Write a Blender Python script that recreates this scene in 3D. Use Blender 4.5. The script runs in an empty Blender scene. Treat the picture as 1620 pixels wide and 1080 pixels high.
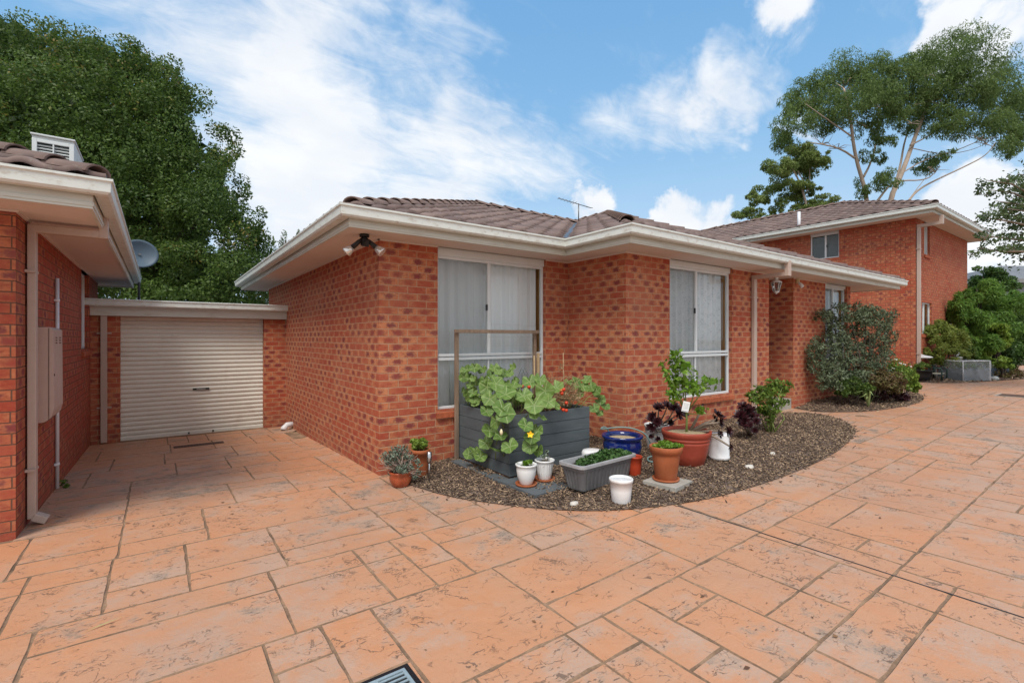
import bpy, math, random
import numpy as np
from mathutils import Vector, Matrix
random.seed(7); RNG = np.random.default_rng(7)
S = bpy.context.scene; COL = S.collection
R_ = math.radians
# ------------------------------------------------------------------ camera
YAW = 36.0; FPX = 768.0; H = 1.588; CX, CY = -2.060, -5.450
cam = bpy.data.cameras.new('camera'); camo = bpy.data.objects.new('camera', cam); COL.objects.link(camo)
camo.location = (CX, CY, H); camo.rotation_euler = (R_(90), 0, R_(-YAW))
cam.sensor_width = 36; cam.lens = 36*FPX/1620; cam.shift_y = -5/1620; cam.clip_end = 2000; cam.clip_start = .05
S.camera = camo
S.view_settings.view_transform = 'Standard'; S.view_settings.look = 'None'
S.view_settings.exposure = 0.72; S.view_settings.gamma = 1
c36, s36 = math.cos(R_(YAW)), math.sin(R_(YAW))
def at(u, v, F):                       # point of the place seen at (u, v) of the photo, F metres deep
    Rr = (u-810)/FPX*F
    return Vector((CX+Rr*c36+F*s36, CY-Rr*s36+F*c36, H-(v-535)/FPX*F))
def dvec(u, v):
    d = at(u, v, 1)-Vector((CX, CY, H)); return d.normalized()
# ------------------------------------------------------------------ node helper
class NT:
    def __init__(s, tree): s.t = tree; s.n = tree.nodes; s.l = tree.links
    def new(s, typ, **kw):
        n = s.n.new(typ)
        for k, v in kw.items():
            if k == 'inp':
                for a, b in v.items():
                    if hasattr(b, 'is_linked') or isinstance(b, bpy.types.NodeSocket): s.l.new(b, n.inputs[a])
                    else: n.inputs[a].default_value = b
            else: setattr(n, k, v)
        return n
    def m(s, op, a, b=None, c=None, clamp=False):
        n = s.n.new('ShaderNodeMath'); n.operation = op; n.use_clamp = clamp
        for i, x in enumerate((a, b, c)):
            if x is None: continue
            if isinstance(x, bpy.types.NodeSocket): s.l.new(x, n.inputs[i])
            else: n.inputs[i].default_value = x
        return n.outputs[0]
    def vm(s, op, a, b=None):
        n = s.n.new('ShaderNodeVectorMath'); n.operation = op
        for i, x in enumerate((a, b)):
            if x is None: continue
            if isinstance(x, bpy.types.NodeSocket): s.l.new(x, n.inputs[i])
            else: n.inputs[i].default_value = x
        return n
    def ss(s, x, lo, hi, a=0., b=1.):
        n = s.n.new('ShaderNodeMapRange'); n.interpolation_type = 'SMOOTHSTEP'
        s.l.new(x, n.inputs[0])
        for i, q in enumerate((lo, hi, a, b)):
            if isinstance(q, bpy.types.NodeSocket): s.l.new(q, n.inputs[i+1])
            else: n.inputs[i+1].default_value = q
        return n.outputs[0]
    def mix(s, f, a, b, mode='MIX'):
        n = s.n.new('ShaderNodeMix'); n.data_type = 'RGBA'; n.blend_type = mode; n.clamp_factor = True
        for i, x in ((0, f), (6, a), (7, b)):
            if isinstance(x, bpy.types.NodeSocket): s.l.new(x, n.inputs[i])
            elif i == 0: n.inputs[0].default_value = x
            else: n.inputs[i].default_value = (*x[:3], 1)
        return n.outputs[2]
    def noise(s, vec, scale, detail=3, rough=.55, dist=0, dim='3D'):
        n = s.n.new('ShaderNodeTexNoise'); n.noise_dimensions = dim
        if vec is not None: s.l.new(vec, n.inputs['Vector'])
        n.inputs['Scale'].default_value = scale; n.inputs['Detail'].default_value = detail
        n.inputs['Roughness'].default_value = rough; n.inputs['Distortion'].default_value = dist
        return n.outputs[0]
    def scale(s, vec, x, y, z, rot=0):
        n = s.n.new('ShaderNodeMapping'); s.l.new(vec, n.inputs[0]); n.inputs['Scale'].default_value = (x, y, z)
        n.inputs['Rotation'].default_value = (0, 0, rot); return n.outputs[0]
# ------------------------------------------------------------------ sky and sun
SUN_EL, SUN_AZ = 55.0, 228.0            # azimuth measured from +Y towards +X
w = bpy.data.worlds.new('World'); S.world = w; w.use_nodes = True
T = NT(w.node_tree); T.n.clear()
sky = T.new('ShaderNodeTexSky', sky_type='NISHITA', sun_disc=False)
sky.sun_elevation = R_(SUN_EL); sky.sun_rotation = R_(SUN_AZ); sky.air_density = 1.0; sky.dust_density = .6; sky.ozone_density = 1.4
tc = T.new('ShaderNodeTexCoord'); D = tc.outputs['Generated']
sep = T.new('ShaderNodeSeparateXYZ'); T.l.new(D, sep.inputs[0])
zz = T.m('ADD', T.m('MAXIMUM', sep.outputs[2], 0.0), .22)
px_, py_ = T.m('DIVIDE', sep.outputs[0], zz), T.m('DIVIDE', sep.outputs[1], zz)
cmb = T.new('ShaderNodeCombineXYZ', inp={0: px_, 1: py_})
P = cmb.outputs[0]
streak = T.noise(T.scale(P, 1.0, 2.3, 1, R_(-35)), 1.2, 10, .62, .8)
fine = T.noise(T.scale(P, 2.2, 4.4, 1, R_(-25)), 2.4, 9, .66, .8)
puff = T.noise(D, 6.5, 10, .62, .35)
def warp(vec, sc, amt, det=5):
    n = T.new('ShaderNodeTexNoise', inp={'Vector': vec, 'Scale': sc, 'Detail': det, 'Roughness': .6}); o = T.vm('SUBTRACT', n.outputs[1], (.5, .5, .5)).outputs[0]
    q = T.new('ShaderNodeVectorMath', operation='SCALE', inp={0: o}); q.inputs[3].default_value = amt
    return T.vm('NORMALIZE', T.vm('ADD', T.vm('NORMALIZE', D).outputs[0], q.outputs[0]).outputs[0]).outputs[0]
DW = warp(D, 4.5, .34); DC = warp(D, 9.0, .16)
def blob(u, v, r0, r1, wgt, DW=DW):            # a bank of cloud round a direction of the sky: full inside r0 deg, gone at r1 deg
    d = T.vm('DOT_PRODUCT', DW, tuple(dvec(u, v))).outputs['Value']
    return T.m('MULTIPLY', T.ss(d, math.cos(R_(r1)), math.cos(R_(r0))), wgt)
def total(L):
    x = L[0]
    for y in L[1:]: x = T.m('ADD', x, y)
    return x
cir = total([blob(600, 280, 3, 17, .8), blob(430, 190, 2, 16, .42), blob(760, 300, 2, 12, .4), blob(900, 240, 2, 9, .4), blob(520, 85, 1, 9, .45), blob(400, 110, 1, 9, .15), blob(700, 110, 1, 6, .3),
             blob(1170, 135, 1, 5, .95), blob(1100, 180, 1, 6, .6), blob(1010, 190, 1, 6, .35), blob(330, 50, 3, 14, .28), blob(640, 150, 1, 5, -.45), blob(560, 140, 1, 5, -.3), blob(1260, 60, 2, 9, -.4), blob(850, 70, 2, 10, -.3), blob(480, 310, 2, 9, .6), blob(760, 330, 2, 7, .3)])
cum = total([blob(1090, 335, 2, 5.5, .9, DC), blob(1060, 345, 1, 4, .4, DC), blob(935, 315, .5, 3.2, .7, DC), blob(970, 305, .5, 2.5, .5, DC), blob(1560, 30, 2.5, 6, .95, DC), blob(1500, 60, .5, 3, .4, DC), blob(1240, -12, 1, 4, .6, DC), blob(460, 370, 1.5, 5, .7, DC), blob(1520, 345, 2, 6, .85, DC),
             blob(1600, 405, 3, 9, .8, DC), blob(1190, 350, 1, 5, .6, DC), blob(700, 330, 1, 6, .4, DC)])
n1 = T.m('ADD', T.m('MULTIPLY', streak, .6), T.m('MULTIPLY', fine, .4))
c1 = T.ss(T.m('ADD', T.m('MULTIPLY', T.m('SUBTRACT', n1, .5), 3.6), cir), -.05, 1.6, 0, .93)
c2 = T.ss(T.m('ADD', T.m('MULTIPLY', T.m('SUBTRACT', puff, .5), 3.4), cum), .36, 1.12, 0, .95)
low = T.ss(sep.outputs[2], .0, .42, .42, 0.)
c = T.m('MAXIMUM', T.m('MAXIMUM', c1, c2), low, clamp=True)
away = T.ss(T.vm('DOT_PRODUCT', T.vm('NORMALIZE', D).outputs[0], (s36, c36, 0)).outputs['Value'], -.15, .2, .9, 0.)  # unseen cloud added behind the camera to brighten front walls and curtains
c = T.m('MAXIMUM', c, T.m('MULTIPLY', away, T.ss(streak, .2, .5)), clamp=True)
shade = T.noise(P, 3.2, 5, .5)
ccol = T.mix(T.ss(shade, .35, .7), (4.7, 4.85, 5.1), (5.35, 5.4, 5.45))
skyc = T.mix(.78, sky.outputs[0], (.82, 2.2, 4.1))
hz_ = T.ss(sep.outputs[2], .05, .75, 1., 0.)
skyc = T.mix(T.m('MULTIPLY', hz_, .45), skyc, (2.7, 4.1, 5.0))
colr = T.mix(c, skyc, ccol)
bg = T.new('ShaderNodeBackground', inp={0: colr, 1: 0.118})
out = T.new('ShaderNodeOutputWorld', inp={0: bg.outputs[0]})
sl = bpy.data.lights.new('sun', 'SUN'); sl.energy = 1.75; sl.angle = R_(22); sl.color = (1, .955, .88)
so = bpy.data.objects.new('sun', sl); COL.objects.link(so)
sd = Vector((math.sin(R_(SUN_AZ))*math.cos(R_(SUN_EL)), math.cos(R_(SUN_AZ))*math.cos(R_(SUN_EL)), math.sin(R_(SUN_EL))))
so.rotation_euler = sd.to_track_quat('Z', 'Y').to_euler(); so.location = sd*50
# ------------------------------------------------------------------ ground shape
def ss01(t): t = min(max(t, 0), 1); return t*t*(3-2*t)
def zg(x, y):
    z = .26*min(max(x, 0)/7.7, 1)+.09*min(max(x-7.7, 0)/7.3, 1)
    k = 1-ss01((x+.0)/.05) if x > 0 else 1.
    return z-.033*min(max(y, 0), 5.3)*k
# ------------------------------------------------------------------ object helpers
ROOTLOC = {}
def tag(o, label=None, cat=None, group=None, kind=None, category=None):
    cat = cat or category
    if label: o['label'] = label
    if cat: o['category'] = cat
    if group: o['group'] = group
    if kind: o['kind'] = kind
    return o
def thing(name, label, cat, loc=(0, 0, 0), group=None, rotz=0):
    o = bpy.data.objects.new(name, None); COL.objects.link(o); o.empty_display_size = .2
    o.location = loc; o.rotation_euler = (0, 0, rotz)
    ROOTLOC[o] = Vector(loc); tag(o, label, cat, group); return o
class MB:
    def __init__(s): s.v = []; s.f = []; s.sm = []
    def quad(s, *p, sm=False):
        i = len(s.v); s.v += [tuple(q) for q in p]; s.f.append(tuple(range(i, i+len(p)))); s.sm.append(sm); return s
    def box(s, a, b):
        x0, y0, z0 = [min(a[i], b[i]) for i in range(3)]; x1, y1, z1 = [max(a[i], b[i]) for i in range(3)]
        i = len(s.v)
        s.v += [(x0, y0, z0), (x1, y0, z0), (x1, y1, z0), (x0, y1, z0), (x0, y0, z1), (x1, y0, z1), (x1, y1, z1), (x0, y1, z1)]
        for q in ((3, 2, 1, 0), (4, 5, 6, 7), (0, 1, 5, 4), (1, 2, 6, 5), (2, 3, 7, 6), (3, 0, 4, 7)):
            s.f.append(tuple(i+k for k in q)); s.sm.append(False)
        return s
    def cbox(s, c, size, M=None):
        h = [q/2 for q in size]; i = len(s.v)
        for dz in (-1, 1):
            for dx, dy in ((-1, -1), (1, -1), (1, 1), (-1, 1)):
                p = Vector((dx*h[0], dy*h[1], dz*h[2]))
                if M is not None: p = M @ p
                s.v.append(tuple(p+Vector(c)))
        for q in ((3, 2, 1, 0), (4, 5, 6, 7), (0, 1, 5, 4), (1, 2, 6, 5), (2, 3, 7, 6), (3, 0, 4, 7)):
            s.f.append(tuple(i+k for k in q)); s.sm.append(False)
        return s
    def tube(s, pts, r, n=8, cap=True, sm=True):
        pts = [Vector(p) for p in pts]; rs = r if isinstance(r, (list, tuple)) else [r]*len(pts)
        base = len(s.v); up = None
        for k, p in enumerate(pts):
            d = (pts[min(k+1, len(pts)-1)]-pts[max(k-1, 0)]).normalized()
            if up is None: up = Vector((0, 0, 1)) if abs(d.z) < .9 else Vector((1, 0, 0))
            a = d.cross(up).normalized(); b = a.cross(d).normalized(); up = b
            for j in range(n):
                t = 2*math.pi*j/n
                s.v.append(tuple(p+(a*math.cos(t)+b*math.sin(t))*rs[k]))
        for k in range(len(pts)-1):
            for j in range(n):
                j2 = (j+1) % n
                s.f.append((base+k*n+j, base+k*n+j2, base+(k+1)*n+j2, base+(k+1)*n+j)); s.sm.append(sm)
        if cap:
            s.f.append(tuple(base+j for j in reversed(range(n)))); s.sm.append(False)
            s.f.append(tuple(base+(len(pts)-1)*n+j for j in range(n))); s.sm.append(False)
        return s
    def lathe(s, prof, c=(0, 0, 0), n=32, flute=0, fl=8, twist=0, sx=1, sy=1, ridge=None):
        base = len(s.v)
        for k, (r, z) in enumerate(prof):
            for j in range(n):
                t = 2*math.pi*j/n; rr = r
                if flute: rr = r+flute*math.cos(fl*t+twist*z)*(1 if ridge is None or ridge[0] < z < ridge[1] else 0)
                s.v.append((c[0]+rr*sx*math.cos(t), c[1]+rr*sy*math.sin(t), c[2]+z))
        for k in range(len(prof)-1):
            for j in range(n):
                j2 = (j+1) % n
                s.f.append((base+k*n+j, base+k*n+j2, base+(k+1)*n+j2, base+(k+1)*n+j)); s.sm.append(True)
        s.f.append(tuple(base+j for j in reversed(range(n)))); s.sm.append(False)
        if prof[-1][0] > 1e-4:
            s.f.append(tuple(base+(len(prof)-1)*n+j for j in range(n))); s.sm.append(False)
        return s
    def sweep(s, pts, prof, closed=False):
        """prof: (outward offset, z) list; pts 2-D path, outward = right-hand side"""
        n = len(pts); nr = []
        for i in range(n):
            ds = []
            if closed or i > 0: ds.append((Vector(pts[i])-Vector(pts[i-1])).normalized())
            if closed or i < n-1: ds.append((Vector(pts[(i+1) % n])-Vector(pts[i])).normalized())
            ns = [Vector((d.y, -d.x)) for d in ds]
            if len(ns) == 1: nr.append(ns[0])
            else:
                m = (ns[0]+ns[1]).normalized(); nr.append(m/max(m.dot(ns[0]), .2))
        for i in range(n if closed else n-1):
            j = (i+1) % n
            for k in range(len(prof)-1):
                (o0, z0), (o1, z1) = prof[k], prof[k+1]
                a = Vector(pts[i]); b = Vector(pts[j])
                s.quad((*(a+nr[i]*o0), z0), (*(b+nr[j]*o0), z0), (*(b+nr[j]*o1), z1), (*(a+nr[i]*o1), z1))
        if not closed:
            for i in (0, n-1):
                s.quad(*[(*(Vector(pts[i])+nr[i]*o), z) for o, z in prof])
        return s
    def arr(s): return np.array(s.v, float)
    def build(s, name, m, parent=None, local=False, bevel=0, **kw):
        me = bpy.data.meshes.new(name)
        V = np.array(s.v, float)
        off = np.zeros(3)
        r = parent
        while r is not None and r.parent is not None: r = r.parent
        if r is not None and not local: off = np.array(ROOTLOC[r])
        me.from_pydata((V-off).tolist(), [], s.f)
        if isinstance(m, (list, tuple)):
            for q in m: me.materials.append(q)
        else: me.materials.append(m)
        me.polygons.foreach_set('use_smooth', np.array(s.sm, bool))
        uvl = me.uv_layers.new(name='UVMap'); uv = np.zeros((len(me.loops), 2))
        li = 0
        for f in s.f:
            P = V[list(f)]
            nn = np.zeros(3)
            for k in range(len(f)):
                nn += np.cross(P[k], P[(k+1) % len(f)])
            a = np.argmax(np.abs(nn))
            U = P[:, [1, 2]] if a == 0 else (P[:, [0, 2]] if a == 1 else P[:, [0, 1]])
            uv[li:li+len(f)] = U; li += len(f)
        uvl.data.foreach_set('uv', uv.ravel())
        o = bpy.data.objects.new(name, me); COL.objects.link(o)
        if parent: o.parent = parent
        if bevel:
            b = o.modifiers.new('bevel', 'BEVEL'); b.width = bevel; b.segments = 2; b.limit_method = 'ANGLE'; b.angle_limit = R_(40)
        if kw: tag(o, **kw)
        return o
def fastmesh(name, V, F4, m, parent=None, tint=None, vein=None, local=False, smooth=False, **kw):
    me = bpy.data.meshes.new(name); nv, nf = len(V), len(F4); k = F4.shape[1]
    off = np.zeros(3); r = parent
    while r is not None and r.parent is not None: r = r.parent
    if r is not None and not local: off = np.array(ROOTLOC[r])
    me.vertices.add(nv); me.vertices.foreach_set('co', (V-off).astype(np.float32).ravel())
    me.loops.add(nf*k); me.loops.foreach_set('vertex_index', F4.astype(np.int32).ravel())
    me.polygons.add(nf); me.polygons.foreach_set('loop_start', np.arange(0, nf*k, k, dtype=np.int32))
    me.polygons.foreach_set('loop_total', np.full(nf, k, np.int32))
    if smooth: me.polygons.foreach_set('use_smooth', np.ones(nf, bool))
    me.update(calc_edges=True)
    if tint is not None:
        a = me.attributes.new('tint', 'FLOAT', 'POINT'); a.data.foreach_set('value', tint.astype(np.float32))
    if vein is not None:
        a = me.attributes.new('vein', 'FLOAT', 'POINT'); a.data.foreach_set('value', np.array(vein, np.float32))
    me.materials.append(m)
    o = bpy.data.objects.new(name, me); COL.objects.link(o)
    if parent: o.parent = parent
    if kw: tag(o, **kw)
    return o
# ------------------------------------------------------------------ materials
def newmat(name):
    m = bpy.data.materials.new(name); m.use_nodes = True; t = NT(m.node_tree); t.n.clear()
    return m, t
def finish(t, color, rough=.7, normal=None, metal=0, spec=.4, trans=0, **kw):
    b = t.new('ShaderNodeBsdfPrincipled')
    for k, v in (('Base Color', color), ('Roughness', rough), ('Metallic', metal), ('Specular IOR Level', spec), ('Normal', normal)):
        if v is None: continue
        if isinstance(v, bpy.types.NodeSocket): t.l.new(v, b.inputs[k])
        elif k == 'Base Color': b.inputs[k].default_value = (*v[:3], 1)
        else: b.inputs[k].default_value = v
    for k, v in kw.items(): b.inputs[k].default_value = v
    sh = b.outputs[0]
    if trans:
        tr = t.new('ShaderNodeBsdfTranslucent'); t.l.new(color, tr.inputs[0])
        mx = t.new('ShaderNodeMixShader', inp={0: trans, 1: sh, 2: tr.outputs[0]}); sh = mx.outputs[0]
    o = t.new('ShaderNodeOutputMaterial', inp={0: sh}); return b
def bump(t, h, strength=.5, dist=.01):
    return t.new('ShaderNodeBump', inp={'Strength': strength, 'Distance': dist, 'Height': h}).outputs[0]
def pm(name, col, rough=.6, var=.12, scale=6, bmp=0, bscale=60, metal=0, spec=.4, dirt=None, damt=.4, dscale=3, stretch=(1, 1, 1)):
    m, t = newmat(name); tcn = t.new('ShaderNodeTexCoord').outputs['Object']
    v = t.scale(tcn, *stretch)
    n = t.noise(v, scale, 4); n2 = t.noise(v, scale*9, 3)
    f = t.m('ADD', t.m('MULTIPLY', n, .65), t.m('MULTIPLY', n2, .35))
    colr = t.mix(t.ss(f, .3, .7), [q*(1-var) for q in col], [min(q*(1+var), 1) for q in col])
    if dirt:
        d = t.noise(v, dscale, 6, .65)
        colr = t.mix(t.m('MULTIPLY', t.ss(d, .5, .72), damt), colr, dirt)
    nr = bump(t, t.noise(v, bscale, 3), .6, bmp) if bmp else None
    finish(t, colr, t.ss(n2, .2, .8, max(rough-.08, 0.03), min(rough+.1, 1)), nr, metal, spec); return m
def brick(name, mortar, c_a, c_b, fleck=.42, deep=.006, dark=1.0, fcol=(.085, .034, .052)):
    m, t = newmat(name); uv = t.new('ShaderNodeUVMap').outputs[0]
    sp = t.new('ShaderNodeSeparateXYZ', inp={0: uv}); u, v = sp.outputs[0], sp.outputs[1]
    BL, BH, MH = .24, .086, .009
    rf = t.m('DIVIDE', t.m('ADD', v, 10.0), BH); row = t.m('FLOOR', rf); fv = t.m('FRACT', rf)
    sh = t.m('MULTIPLY', t.m('FLOORED_MODULO', row, 2), .5)
    jit = t.new('ShaderNodeTexWhiteNoise', noise_dimensions='1D', inp={'W': row}).outputs[0]
    cf = t.m('ADD', t.m('ADD', t.m('DIVIDE', t.m('ADD', u, 48.0), BL), sh), t.m('MULTIPLY', jit, .05))
    colm = t.m('FLOOR', cf); fu = t.m('FRACT', cf)
    idv = t.new('ShaderNodeCombineXYZ', inp={0: colm, 1: row}).outputs[0]
    wn = t.new('ShaderNodeTexWhiteNoise', noise_dimensions='3D', inp={'Vector': idv}); r1 = wn.outputs[0]
    spc = t.new('ShaderNodeSeparateColor', inp={0: wn.outputs[1]}); r2, r3 = spc.outputs[0], spc.outputs[1]
    uvs = t.new('ShaderNodeCombineXYZ', inp={0: u, 1: v, 2: t.m('MULTIPLY', r1, 3)}).outputs[0]
    edge = t.noise(uvs, 55, 3)
    ea = t.m('MULTIPLY', t.m('SUBTRACT', edge, .5), .004)
    du = t.m('MULTIPLY', t.m('MINIMUM', fu, t.m('SUBTRACT', 1.0, fu)), BL); dv = t.m('MULTIPLY', t.m('MINIMUM', fv, t.m('SUBTRACT', 1.0, fv)), BH)
    d = t.m('ADD', t.m('MINIMUM', du, dv), ea)
    brk = t.ss(d, MH/2-.0015, MH/2+.0012)
    base = t.mix(r2, c_a, c_b)
    stn = t.noise(t.scale(uvs, 9, 26, 1), 1.0, 4, .6)
    base = t.mix(t.ss(stn, .42, .72, 0, .65), base, (c_b[0]*1.05, c_b[1]*1.5, c_b[2]*1.6))
    stn2 = t.noise(t.scale(uvs, 11, 18, 1), 1.7, 4, .6)
    base = t.mix(t.ss(stn2, .46, .72, 0, .7), base, (c_a[0]*.62, c_a[1]*.45, c_a[2]*.5))
    ox = t.m('ADD', t.m('SUBTRACT', fu, .5), t.m('MULTIPLY', t.m('SUBTRACT', r3, .5), .25)); oy = t.m('SUBTRACT', fv, .5)
    od = t.m('SQRT', t.m('ADD', t.m('POWER', t.m('MULTIPLY', t.m('ABSOLUTE', ox), 3.4), 2), t.m('POWER', t.m('MULTIPLY', t.m('ABSOLUTE', oy), 2.3), 2)))
    od = t.m('ADD', od, t.m('MULTIPLY', t.m('SUBTRACT', t.noise(uvs, 34, 5), .5), 1.7))
    od = t.m('MULTIPLY', od, t.m('ADD', .50, t.m('MULTIPLY', r2, .62)))
    fl = t.m('MULTIPLY', t.ss(od, .25, 1.35, 1, 0), t.ss(r1, 1-fleck-.10, 1-fleck+.30, 0, 1.0))
    base = t.mix(fl, base, t.mix(r3, fcol, (fcol[0]*1.7, fcol[1]*1.25, fcol[2]*.9)))
    od2 = t.m('ADD', od, t.m('MULTIPLY', r2, .5)); base = t.mix(t.m('MULTIPLY', t.ss(od2, .3, 1.6, 1, 0), .62), base, (c_a[0]*.80, c_a[1]*.42, c_a[2]*.6))
    big = t.noise(uv, .7, 4)
    base = t.mix(t.ss(big, .4, .8, 0, .22), base, (c_b[0]*1.15, c_b[1]*1.8, c_b[2]*2.3))
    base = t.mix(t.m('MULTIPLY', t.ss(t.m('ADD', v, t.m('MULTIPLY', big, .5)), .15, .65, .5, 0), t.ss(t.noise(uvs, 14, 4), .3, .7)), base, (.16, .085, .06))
    mo = t.mix(t.noise(uvs, 30, 3), [q*.8 for q in mortar], [q*1.15 for q in mortar])
    colr = t.mix(brk, mo, base)
    hgt = t.m('ADD', brk, t.m('MULTIPLY', t.noise(uvs, 120, 3), .25))
    hgt = t.m('ADD', hgt, t.m('MULTIPLY', r2, .25))
    finish(t, colr, .88, bump(t, hgt, .7, deep), spec=.25); return m
def leafmat(name, lo, hi, tip=None, trans=.28, rough=.5, vein=False):
    m, t = newmat(name); a = t.new('ShaderNodeAttribute', attribute_name='tint').outputs['Fac']
    colr = t.mix(a, lo, hi)
    if vein:
        O = t.new('ShaderNodeTexCoord').outputs['Object']; n = t.noise(O, 28, 4); n2 = t.noise(O, 90, 3)
        colr = t.mix(t.ss(n, .45, .7, 0, .5), colr, [q*1.35 for q in hi]); colr = t.mix(t.ss(n2, .6, .75, 0, .4), colr, (.34, .36, .16))
        v = t.new('ShaderNodeAttribute', attribute_name='vein').outputs['Fac']
        colr = t.mix(t.ss(v, .72, .98, 0, .55), colr, (.50, .58, .28))
        finish(t, colr, rough, bump(t, t.m('SUBTRACT', n, t.m('MULTIPLY', v, .5)), .6, .012), trans=trans, spec=.35); return m
    if tip: colr = t.mix(t.ss(a, .86, .98), colr, tip)
    finish(t, colr, rough, trans=trans, spec=.35); return m
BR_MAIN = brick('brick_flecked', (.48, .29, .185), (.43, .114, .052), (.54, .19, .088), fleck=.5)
BR_LEFT = brick('brick_raked', (.15, .075, .05), (.40, .098, .046), (.46, .135, .062), fleck=.5, deep=.012)  # dark mortar colour includes the shadow held in its raked joints
BR_FAR = brick('brick_far', (.12, .055, .035), (.44, .118, .055), (.52, .175, .085), fleck=.3, deep=.008)  # mortar darkened to stand in for shadow in the raked front joints
BR_SILL = pm('sill_brick', (.40, .105, .045), .85, .25, 9, .002, 80)
M_FASC = pm('cream_fascia', (.60, .615, .555), .5, .05, 3, dirt=(.36, .27, .18), damt=.35, dscale=2.2, stretch=(1, 1, 5))
M_GUT = pm('cream_gutter', (.68, .715, .675), .35, .04, 3, dirt=(.35, .25, .16), damt=.45, dscale=5, stretch=(2.2, 2.2, 5))
M_SOFF = pm('soffit_sheet', (.68, .60, .55), .75, .04, 1.2)
M_PIPE = pm('beige_pipe', (.50, .385, .32), .5, .06, 3, dirt=(.3, .22, .16), damt=.3)
M_WFR = pm('white_aluminium', (.71, .75, .76), .35, .03, 4, dirt=(.5, .48, .42), damt=.2)
M_TIMB = pm('timber_reveal', (.62, .32, .10), .5, .2, 4, stretch=(1, 1, .1))
M_DARK = pm('dark_interior', (.02, .022, .022), .9)
M_PVC = pm('white_pvc', (.72, .72, .74), .35, .04, dirt=(.4, .38, .35), damt=.3)
M_METER = pm('meter_box_beige', (.50, .36, .30), .45, .05, 2, dirt=(.33, .24, .2), damt=.25)
M_WOODG = pm('weathered_timber', (.24, .17, .12), .85, .3, 5, .002, 60, stretch=(6, 6, .5))
M_GREYP = pm('grey_painted_timber', (.088, .105, .114), .7, .18, 3, .0015, 50, dirt=(.13, .14, .14), damt=.35, dscale=3.5, stretch=(.6, .6, 4))
M_RAW = pm('raw_plank_edge', (.10, .055, .035), .9, .3, 8, .002)
M_SLABG = pm('grey_board', (.10, .115, .125), .8, .12, 3, dirt=(.06, .05, .045), damt=.6, dscale=6)
M_CERW = pm('white_ceramic', (.80, .80, .79), .18, .02, 4, dirt=(.45, .4, .33), damt=.25, dscale=6)
M_BUCK = pm('white_plastic', (.78, .78, .78), .35, .03, 4, dirt=(.42, .36, .28), damt=.35, dscale=7)
M_TERR = pm('terracotta', (.37, .105, .038), .75, .15, 7, .001, 90, dirt=(.5, .30, .2), damt=.3)
M_TERRG = pm('glazed_terracotta', (.34, .075, .03), .3, .35, 9, dirt=(.5, .2, .1), damt=.4, dscale=12)
M_BLUE = pm('blue_glaze', (.006, .018, .13), .08, .3, 5, spec=.7)
M_REDP = pm('brick_red_plastic', (.33, .058, .032), .5, .12, 6, .003, 28, dirt=(.4, .15, .1), damt=.3)
M_REDB = pm('orange_red_plastic', (.42, .05, .018), .4, .1)
M_TROUG = pm('grey_plastic', (.13, .13, .135), .55, .1, 5, dirt=(.25, .24, .23), damt=.4, dscale=6)
M_TROUR = pm('grey_plastic_rim', (.34, .34, .35), .5, .1, 7, dirt=(.18, .16, .14), damt=.4, dscale=9)
M_SOIL = pm('potting_soil', (.045, .028, .018), .95, .4, 30, .01, 60)
M_STRAW = pm('straw_mulch', (.42, .33, .2), .95, .35, 60, .01, 90)
M_STEEL = pm('stainless', (.5, .5, .5), .25, .05, metal=1)
M_BLACK = pm('black_plastic', (.012, .012, .013), .4, .1)
M_HOSE = pm('garden_hose', (.16, .25, .24), .45, .1)
M_BARK = pm('grey_bark', (.24, .19, .15), .9, .25, 10, .004, 40, stretch=(1, 1, .3))
M_BARKP = pm('pale_gum_bark', (.42, .33, .26), .85, .25, 3, .004, 30, stretch=(1, 1, .3), dirt=(.22, .17, .14), damt=.5)
M_BARKD = pm('dark_bark', (.06, .045, .035), .95, .3, 10)
M_STEM = pm('green_stem', (.20, .25, .07), .7, .2, 20)
M_DRY = pm('dry_stem', (.38, .27, .15), .9, .25, 20)
M_TILE = pm('concrete_roof_tile', (.21, .145, .125), .85, .22, 2.2, .0015, 70, dirt=(.12, .09, .085), damt=.6, dscale=3.5)
def tilemat():
    m, t = newmat('roof_tile_courses'); O = t.new('ShaderNodeTexCoord').outputs['Object']; a = t.new('ShaderNodeAttribute', attribute_name='tint').outputs['Fac']
    n = t.noise(O, 2.2, 5); n2 = t.noise(O, 26, 4)
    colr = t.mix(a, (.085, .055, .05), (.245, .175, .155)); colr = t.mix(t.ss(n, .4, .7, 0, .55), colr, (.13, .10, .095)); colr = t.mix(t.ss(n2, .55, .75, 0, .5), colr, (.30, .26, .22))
    finish(t, colr, .85, bump(t, n2, .5, .002), spec=.25); return m
M_TILES = tilemat()
M_TILEF = pm('grey_roof_tile', (.20, .205, .215), .8, .15, 3)
M_CONC = pm('concrete', (.36, .34, .30), .9, .15, 5, .002, 60, dirt=(.2, .17, .13), damt=.4)
M_ROLL = pm('roller_door_steel', (.74, .73, .65), .42, .04, 2, dirt=(.38, .3, .22), damt=.25, dscale=2.5)
M_DRAIN = pm('grey_grate', (.27, .34, .37), .5, .12, 8)
M_DISH = pm('dish_grey_blue', (.085, .125, .165), .5, .05)
M_ACW = pm('air_conditioner_white', (.68, .71, .70), .4, .04, dirt=(.4, .38, .33), damt=.3)
M_CHROME = pm('antenna_metal', (.16, .16, .16), .4, .1, metal=.7)
M_RENDER = pm('grey_render', (.30, .31, .31), .85, .06, 1)
M_NET = None
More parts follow.
